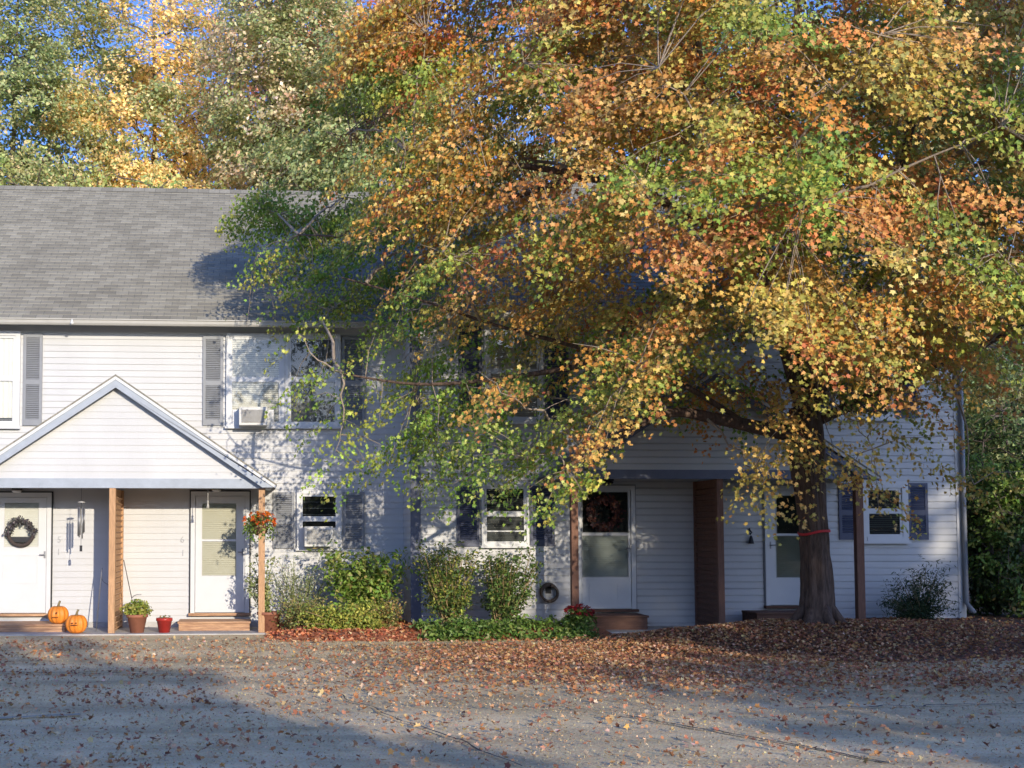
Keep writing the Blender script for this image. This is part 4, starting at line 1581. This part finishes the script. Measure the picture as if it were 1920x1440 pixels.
leaders = []
leaders.append(limb([fork, tp(1470, 640, 16.8), tp(1435, 480, 16.6), tp(1400, 330, 16.4), tp(1330, 180, 16.3), tp(1290, 20, 16.2), tp(1280, -160, 16.1)], 0.125, 0.03))
leaders.append(limb([fork, tp(1490, 620, 16.9), tp(1468, 450, 17.0), tp(1465, 280, 17.1), tp(1490, 100, 17.2), tp(1500, -120, 17.3)], 0.14, 0.035))
leaders.append(limb([fork, tp(1560, 660, 16.6), tp(1640, 500, 16.2), tp(1690, 330, 15.9), tp(1720, 120, 15.7), tp(1730, -80, 15.6)], 0.14, 0.03))
leaders.append(limb([fork, tp(1540, 730, 16.0), tp(1500, 640, 14.9), tp(1440, 540, 14.0), tp(1400, 420, 13.4)], 0.10, 0.03))
# low limb arching to the left and drooping
leaders.append(limb([tp(1500, 815, 17.15), tp(1430, 803, 16.9), tp(1340, 785, 16.6), tp(1250, 775, 16.3), tp(1150, 825, 16.0), tp(1060, 878, 15.8)], 0.13, 0.03))
leaders.append(limb([tp(1400, 795, 16.8), tp(1240, 700, 16.5), tp(1080, 650, 16.3), tp(930, 610, 16.3), tp(780, 560, 16.4), tp(640, 520, 16.6)], 0.045, 0.012))
leaders.append(limb([tp(1420, 480, 16.6), tp(1250, 380, 16.0), tp(1090, 330, 15.6), tp(900, 300, 15.4), tp(760, 280, 15.3)], 0.09, 0.02))
leaders.append(limb([tp(1530, 790, 17.1), tp(1640, 740, 16.6), tp(1740, 690, 16.2), tp(1840, 650, 15.9), tp(1930, 600, 15.6)], 0.09, 0.025))
leaders.append(limb([tp(1120, 680, 16.4), tp(940, 710, 16.6), tp(780, 720, 16.9), tp(640, 700, 17.1)], 0.05, 0.012))
leaders.append(limb([tp(1090, 330, 15.6), tp(860, 400, 15.9), tp(690, 440, 17.6), tp(560, 440, 19.0)], 0.05, 0.012))

# outline of the crown in the vertical plane through the trunk, then depth from an egg-shaped hull
OUT = [(705, 300), (690, 372), (735, 400), (800, 440), (760, 505), (790, 560), (835, 600), (860, 690), (830, 760), (900, 770), (905, 830), (1000, 860), (1060, 865), (1110, 790),
       (1190, 720), (1290, 690), (1400, 690), (1430, 740), (1500, 745), (1560, 740), (1610, 715), (1690, 730), (1750, 760), (1800, 710), (1850, 660), (1960, 640), (2080, 500), (2110, 200), (2020, -80), (1800, -200), (1400, -240), (1000, -200), (760, -100), (640, 60), (640, 160)]


def inside(px, py, poly):
    c = False
    j = len(poly) - 1
    for i in range(len(poly)):
        xi, yi = poly[i]
        xj, yj = poly[j]
        if (yi > py) != (yj > py) and px < (xj - xi) * (py - yi) / (yj - yi) + xi:
            c = not c
        j = i
    return c


rng = np.random.default_rng(5)
HULL = [(at(x, y, 15.6).x, at(x, y, 15.6).z) for x, y in OUT]
cs, hue = [], []
while len(cs) < 2150:
    x, z = rng.uniform(0.4, 12.5), rng.uniform(2.0, 11.2)
    if not inside(x, z, HULL):
        continue
    e = ((x - 6.9) / 6.3) ** 2 + ((z - 6.4) / 5.2) ** 2
    dep = math.sqrt(max(0.06, 1 - min(e, 0.98)))
    yf = 16.2 - (4.3 - 2.3 * min(1, max(0, (5.2 - x) / 3.2))) * dep
    yb = 16.4 + 2.9 * dep
    if z < 6.2:
        yb = min(yb, 19.0)
    y = yf + (yb - yf) * (rng.random() ** 1.5)
    nz = noise.noise(Vector((x * 0.75, y * 0.75, z * 1.0))) + 0.5 * noise.noise(Vector((x * 1.6, y * 1.6, z * 2.0)))
    if nz < -0.02 + (0.34 if (z < 4.6 and x < 5.2) else 0) + 0.11 * rng.normal():
        continue
    cs.append((x, y, z))
# drooping sprays that hang below the main mass
hang = [(1420, 855, 15.4), (1440, 895, 15.3), (1400, 880, 15.4), (1455, 870, 15.2), (1625, 905, 15.3), (1650, 890, 15.3), (1590, 880, 15.4), (1670, 815, 15.3), (1740, 830, 15.2), (1720, 740, 15.2),
        (1630, 830, 15.4), (1520, 850, 16.6), (1500, 830, 16.6), (1535, 820, 16.6), (1840, 905, 15.6), (1880, 890, 15.6), (1790, 890, 15.8), (1050, 900, 15.7), (1030, 880, 15.8), (1075, 890, 15.6), (980, 890, 15.9),
        (1000, 860, 15.9), (940, 850, 15.9), (930, 815, 15.6), (1060, 800, 15.4), (1080, 740, 15.2), (1470, 780, 15.0), (1560, 760, 15.0), (1900, 560, 14.8), (1850, 640, 14.8), (1890, 720, 15), (1030, 915, 15.8), (1060, 860, 16.2), (1100, 855, 16.4),
        (900, 880, 16.2), (870, 830, 16.2), (840, 800, 16.4), (960, 910, 16.6), (1020, 850, 16.9), (930, 860, 17.0), (1000, 820, 17.1)]
for h in hang:
    for _ in range(1):
        cs.append(tuple(at(h[0] + rng.normal(0, 12), h[1] + rng.normal(0, 8), h[2])))
n_or = len(cs)
# green left-hand side of the crown
GP = [(430, 380), (470, 400), (520, 400), (560, 440), (520, 480), (480, 520), (540, 540), (600, 500), (560, 580), (630, 560), (660, 450), (700, 420), (620, 430), (720, 500), (700, 570), (760, 460), (640, 480), (680, 530), (580, 400),
      (560, 690), (600, 700), (640, 680), (690, 650), (640, 720), (620, 775), (650, 765), (700, 720), (740, 640), (760, 700), (720, 760), (780, 620), (800, 660), (780, 760), (820, 720), (740, 800), (690, 820), (640, 880), (665, 865), (700, 845), (800, 820), (830, 870), (780, 840), (860, 640), (870, 720),
      (900, 780), (940, 700), (830, 560), (600, 640), (840, 480), (820, 420), (760, 400), (660, 390), (730, 570), (690, 690), (840, 780), (860, 850), (450, 390), (500, 385), (540, 420), (580, 440), (600, 470), (560, 500), (510, 530), (620, 540), (650, 580), (690, 540), (720, 440), (680, 480), (640, 410), (560, 390), (600, 380), (700, 600), (740, 540), (780, 520), (530, 560), (590, 560)]
for gx, gy in GP:
    sy = gy > 600
    if gx < 520:
        gx += 25
    k = 3 if not sy else (3 if gx > 740 else 1)
    for _ in range(k):
        Yg = (17.5 if sy else (20.6 if gy < 480 else 19.4)) + rng.uniform(-0.45, 0.45)
        cs.append(tuple(at(gx + rng.normal(0, 26), gy + rng.normal(0, 18), Yg)))
cs = np.array(cs)
outv = cs - np.array([6.9, 17.0, 0])[None, :]
outv[:, 2] = 0.15 * np.linalg.norm(outv[:, :2], axis=1) * (cs[:, 2] - 5.5) / 4
outv += rng.normal(0, 0.9, outv.shape) * [1, 1, 0.35]
per = 120
P, Nn, T, S, idx = spray_leaves(cs, outv, per, 0.058, L=0.85, Wd=0.46, Th=0.13, droop=0.6, facing=0.75, up=0.35, jitter=0.5, rng=rng)
hz = np.array([noise.noise(Vector((c[0] * 0.8, c[1] * 0.8, c[2] * 1.0 + 20))) for c in cs])
hr = np.array([noise.noise(Vector((c[0] * 1.3 + 9, c[1] * 1.3, c[2] * 1.6 + 5))) for c in cs])
C = np.zeros((len(P), 3))
inner = (cs[:, 1] > 17.0)
kind = np.zeros(len(cs), int)                   # 0 orange 1 red-orange 2 gold 3 green 4 yellow-green
kind[hr > 0.16] = 1
kind[(hz > 0.18)] = 2
kind[(hz < -0.22)] = 4
kind[inner & (rng.random(len(cs)) < 0.35)] = 3
gl = np.zeros(len(cs), bool)
gl[n_or:] = True
kind[gl] = np.where(rng.random(gl.sum()) < 0.6, 3, 4)
kind[n_or - len(hang):n_or] = np.where(cs[n_or - len(hang):n_or, 0] < 5.2, 4, 2)
lowleft = (~gl) & (cs[:, 0] < 4.0) & (cs[:, 2] < 4.6) & (cs[:, 1] > 15.6)
kind[lowleft] = 3
kl = kind[idx]
for k, pal in enumerate((ORANGE, REDOR, GOLD, GREEN, YELLOWGREEN)):
    msk = kl == k
    sc_ = pick(pal, len(cs), 0.10, rng)[idx[msk]]          # one hue to a spray, some leaves turned further
    lc_ = pick(pal, int(msk.sum()), 0.15, rng)
    own = (rng.random(int(msk.sum())) < 0.38)[:, None]
    C[msk] = np.where(own, lc_, sc_ * rng.normal(1, 0.13, (int(msk.sum()), 1)))
C[kl == 3] *= 1.3
C[kl == 4] *= 1.12
C = np.clip(C, 0, 0.9)
# leaves stay clear of the walls and roof
okp0 = ~((P[:, 0] < 3.4) & (P[:, 2] < 5.8) & (rng.random(len(P)) < 0.22))
okp = ~((P[:, 2] < 5.6) & (P[:, 1] > np.where(P[:, 0] < XD, YL - 0.5, YR - 0.5)))
okp &= ~((P[:, 2] < (EAVE + 0.35 + (P[:, 1] - 19.6) * PITCH_R)) & (P[:, 1] > 19.5))
okp &= okp0
P, Nn, T, S, C = P[okp], Nn[okp], T[okp], S[okp], C[okp]
leaf_obj('crown', P, Nn, T, S, C, MAPLE, 'leaf', maple, 0.25)
bm_ = MB()
branch_net(bm_, leaders, cs, 120, 0.045, 0.006, rng, True, 99999, 0.6)
make('trunk', tm, 'bark', maple, True)
make('branches', bm_, 'bark_pale', maple, True)

# red ribbon tied round the trunk
rb = MB()
cx_, cy_ = tr_pts[5].x, tr_pts[5].y
zc = tr_pts[5].z
ring = []
nn_ = 40
vs, fs = [], []
for i in range(nn_):
    a = 2 * math.pi * i / nn_
    r = 0.23
    x, y = cx_ + 0.008 + r * math.cos(a), cy_ + r * math.sin(a)
    z = zc - 0.06 + 0.03 * math.cos(a) + 0.012 * math.sin(3 * a)
    for dz, dr in ((-0.018, 0), (0.018, 0)):
        vs.append((x, y, z + dz))
    for dz in (-0.018, 0.018):
        vs.append((cx_ + 0.008 + (r - .012) * math.cos(a), cy_ + (r - .012) * math.sin(a), z + dz))
for i in range(nn_):
    a, b = i * 4, ((i + 1) % nn_) * 4
    fs += [(a, b, b + 1, a + 1), (a + 2, a + 3, b + 3, b + 2), (a + 1, b + 1, b + 3, a + 3), (a, a + 2, b + 2, b)]
rb.add(vs, fs)
tag(make('ribbon', rb, 'ribbon'), 'bright red ribbon tied round the maple trunk', 'ribbon')


# ------------------------------------------------------------------ other trees
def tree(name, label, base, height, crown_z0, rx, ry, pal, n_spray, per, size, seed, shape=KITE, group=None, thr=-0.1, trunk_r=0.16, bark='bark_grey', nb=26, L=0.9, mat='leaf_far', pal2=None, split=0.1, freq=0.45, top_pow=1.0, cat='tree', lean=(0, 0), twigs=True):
    r = np.random.default_rng(seed)
    t = thing(name, base, label, cat, group)
    bx, by, bz = base
    cz = (height + crown_z0) / 2
    rz = (height - crown_z0) / 2
    cs = []
    tries = 0
    while len(cs) < n_spray and tries < n_spray * 60:
        tries += 1
        v = r.normal(0, 1, 3)
        v /= np.linalg.norm(v)
        rad = r.random() ** 0.3
        sh = 1 + 0.32 * noise.noise(Vector((v[0] * 1.6 + seed, v[1] * 1.6, v[2] * 1.6)))
        q = np.array([bx + lean[0], by + lean[1], bz + cz]) + v * rad * sh * np.array([rx, ry, rz])
        nz = noise.noise(Vector((q[0] * freq + seed * 3.1, q[1] * freq, q[2] * freq * 1.2)))
        nz += 0.5 * noise.noise(Vector((q[0] * freq * 2.3, q[1] * freq * 2.3 + seed, q[2] * freq * 2.6)))
        if nz < thr + 0.1 * r.normal():
            continue
        cs.append(q)
    cs = np.array(cs)
    top = Vector((bx + lean[0], by + lean[1], bz + height * 0.92))
    b0 = Vector(base)
    tm = MB()
    mids = [b0 + Vector((0, 0, -0.2)), b0.lerp(top, 0.25) + Vector((r.normal(0, .1), r.normal(0, .1), 0)), b0.lerp(top, 0.5) + Vector((r.normal(0, .2), r.normal(0, .2), 0)), b0.lerp(top, 0.75) + Vector((r.normal(0, .2), r.normal(0, .2), 0)), top]
    fine = []
    for i in range(4):
        for s in range(4):
            fine.append(mids[i].lerp(mids[i + 1], s / 4))
    fine.append(top)
    m = len(fine)
    tm.tube(fine, [trunk_r * (1.25 if i == 0 else 1) * (1 - 0.85 * i / (m - 1)) + 0.01 for i in range(m)], 10, True, 0.15)
    ld = [[p for p in fine if p.z > bz + crown_z0 * 0.7]]
    branch_net(tm, ld, cs, nb, trunk_r * 0.4, 0.012, r, twigs, 260, L)
    make('trunk', tm, bark, t, True)
    out = cs - np.array([bx, by, bz + cz - rz * 0.3])[None, :]
    out[:, 2] *= 0.35
    out += r.normal(0, 0.6, out.shape) * [1, 1, 0.4]
    P, Nn, T, S, idx = spray_leaves(cs, out, per, size, L=L, Wd=L * 0.7, Th=L * 0.3, droop=0.3, facing=0.7, up=0.35, jitter=0.5, rng=r)
    C = pick(pal, len(P), 0.17, r)
    if pal2 is not None:
        hz = np.array([noise.noise(Vector((c[0] * 0.5 + 3, c[1] * 0.5, c[2] * 0.6 + seed))) for c in cs]) + 0.12 * r.normal(0, 1, len(cs))
        msk = (hz > split)[idx]
        C[msk] = pick(pal2, int(msk.sum()), 0.17, r)
    leaf_obj('crown', P, Nn, T, S, C, shape, mat, t, 0.25)
    return t


def gx(px, Y):
    return at(px, 1000, Y).x


GRP = 'trees behind the building'
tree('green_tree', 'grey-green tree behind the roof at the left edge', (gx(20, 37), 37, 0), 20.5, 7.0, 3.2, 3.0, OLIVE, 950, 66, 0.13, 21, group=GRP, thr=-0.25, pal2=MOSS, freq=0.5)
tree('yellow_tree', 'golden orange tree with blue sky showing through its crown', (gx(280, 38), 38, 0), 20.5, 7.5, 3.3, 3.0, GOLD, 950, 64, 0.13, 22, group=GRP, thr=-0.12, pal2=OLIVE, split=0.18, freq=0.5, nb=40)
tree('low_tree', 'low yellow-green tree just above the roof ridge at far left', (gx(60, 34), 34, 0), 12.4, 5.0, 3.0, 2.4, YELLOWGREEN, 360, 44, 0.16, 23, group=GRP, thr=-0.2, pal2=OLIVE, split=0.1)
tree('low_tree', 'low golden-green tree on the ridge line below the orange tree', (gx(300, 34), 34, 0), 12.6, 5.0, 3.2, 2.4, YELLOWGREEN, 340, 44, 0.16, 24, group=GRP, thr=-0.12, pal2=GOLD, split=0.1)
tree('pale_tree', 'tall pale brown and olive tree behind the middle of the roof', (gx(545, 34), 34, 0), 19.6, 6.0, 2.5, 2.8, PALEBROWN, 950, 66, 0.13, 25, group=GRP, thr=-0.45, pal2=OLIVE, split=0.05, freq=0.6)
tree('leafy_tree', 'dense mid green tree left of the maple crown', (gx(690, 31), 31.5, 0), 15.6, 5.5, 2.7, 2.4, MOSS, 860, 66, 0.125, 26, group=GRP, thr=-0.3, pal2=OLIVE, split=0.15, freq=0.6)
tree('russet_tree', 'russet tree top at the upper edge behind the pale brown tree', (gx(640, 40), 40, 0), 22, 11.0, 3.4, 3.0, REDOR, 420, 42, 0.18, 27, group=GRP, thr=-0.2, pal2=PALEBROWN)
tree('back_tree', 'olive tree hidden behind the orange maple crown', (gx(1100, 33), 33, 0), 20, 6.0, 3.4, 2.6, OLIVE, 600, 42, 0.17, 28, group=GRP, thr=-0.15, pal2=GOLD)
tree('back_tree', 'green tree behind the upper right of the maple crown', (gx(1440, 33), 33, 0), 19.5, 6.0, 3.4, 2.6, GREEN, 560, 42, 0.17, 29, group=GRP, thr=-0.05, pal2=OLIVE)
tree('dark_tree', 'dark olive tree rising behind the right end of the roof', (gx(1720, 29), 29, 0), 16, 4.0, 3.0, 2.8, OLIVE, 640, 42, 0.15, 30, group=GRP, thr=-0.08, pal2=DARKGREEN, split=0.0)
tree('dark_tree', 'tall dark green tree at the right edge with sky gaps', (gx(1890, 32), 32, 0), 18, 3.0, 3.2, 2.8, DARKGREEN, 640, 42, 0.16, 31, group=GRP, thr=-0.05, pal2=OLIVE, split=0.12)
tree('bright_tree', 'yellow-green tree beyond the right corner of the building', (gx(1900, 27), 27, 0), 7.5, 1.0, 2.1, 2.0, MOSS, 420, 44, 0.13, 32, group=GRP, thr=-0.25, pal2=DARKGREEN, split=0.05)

for i, (px, Y, h, rx, pal, lab) in enumerate(((1860, 20.6, 2.9, 0.62, DARKGREEN, 'dark hedge bush hugging the right corner of the building'),
                                              (1925, 19.8, 3.0, 0.8, DARKGREEN, 'dark green hedge bush at the right edge of the picture'),
                                              (1885, 22.5, 4.2, 1.0, DARKGREEN, 'taller green hedge bush behind the dark ones at right'))):
    tree('hedge_bush', lab, (gx(px, Y), Y, 0.1), h, 0.05, rx, 0.7, pal, 260, 44, 0.085, 40 + i, shape=OVAL, group='hedge bushes right of the building', thr=-0.4, trunk_r=0.05, L=0.4, mat='leaf_green', nb=16, pal2=GREEN, split=0.3, cat='bush')

# trees across the parking lot, behind the photographer; they throw the long shadows
SH = 'shade trees across the parking lot'
def uv_tree(u, v0, v1, Y, rx, seed, label, n=460, thr=-0.7, pal=OLIVE):
    k1, k2 = 0.33, 0.25
    tree('shade_tree', label, (u - k1 * Y, Y, -0.05), v1 - k2 * Y, -1.6, rx, 1.8, pal, n, 30, 0.32, seed, group=SH, thr=thr, trunk_r=0.14, twigs=False, nb=14, L=0.9, mat='leaf_shade')


uv_tree(1.5, -1.2, 5.25, -14, 3.4, 61, 'low olive tree behind the photographer, left one')
uv_tree(-4.3, -1.2, 5.2, -15, 3.6, 62, 'low olive tree farthest left behind the photographer')
uv_tree(4.7, -1.2, 2.75, -12, 1.3, 68, 'smallest bushy tree behind the photographer, beside the light gap', 160)
uv_tree(10.9, -1.2, 3.6, -13, 4.4, 63, 'lowest tree behind the photographer, right of the light gap', 560)
uv_tree(12.9, -1.2, 6.3, -17, 3.0, 66, 'middling tree behind the photographer, second right of the light gap')
uv_tree(15.2, -1.0, 9.0, -19, 2.9, 67, 'broad tree behind the photographer, third right of the light gap', 560)
uv_tree(17.2, -1.0, 12.2, -15, 3.4, 64, 'tall tree behind the photographer to the right', 700)
tree('shade_tree', 'tallest tree behind the photographer, its high crown to the far right', (21.0, -15.5, -0.05), 18.0, 11.0, 3.9, 2.2, OLIVE, 520, 30, 0.32, 69, group=SH, thr=-0.6, trunk_r=0.2, twigs=False, nb=14, mat='leaf_shade')
uv_tree(23.5, -1.0, 8.0, -18, 3.8, 65, 'wide tree far behind the photographer to the right', 700)
for i in range(9):  # unseen row added to block warm low sky and darken pane reflections
    tree('sky_block_tree', ('olive', 'green')[i % 2] + ' tree added in an unseen row to block low sky, ' + ('first', 'second', 'third', 'fourth', 'fifth', 'sixth', 'seventh', 'eighth', 'last')[i] + ' along the row', (-34 + i * 9.5 + random.uniform(-1, 1), -47 + random.uniform(-2, 2), -0.05), random.uniform(6.5, 9.0), -4.0, 5.4, 2.6, GREEN if i % 2 else OLIVE, 420, 30, 0.45, 80 + i,
         group='added row of trees blocking the low sky', thr=-0.5, trunk_r=0.2, twigs=False, nb=12, L=1.3, mat='leaf_shade')
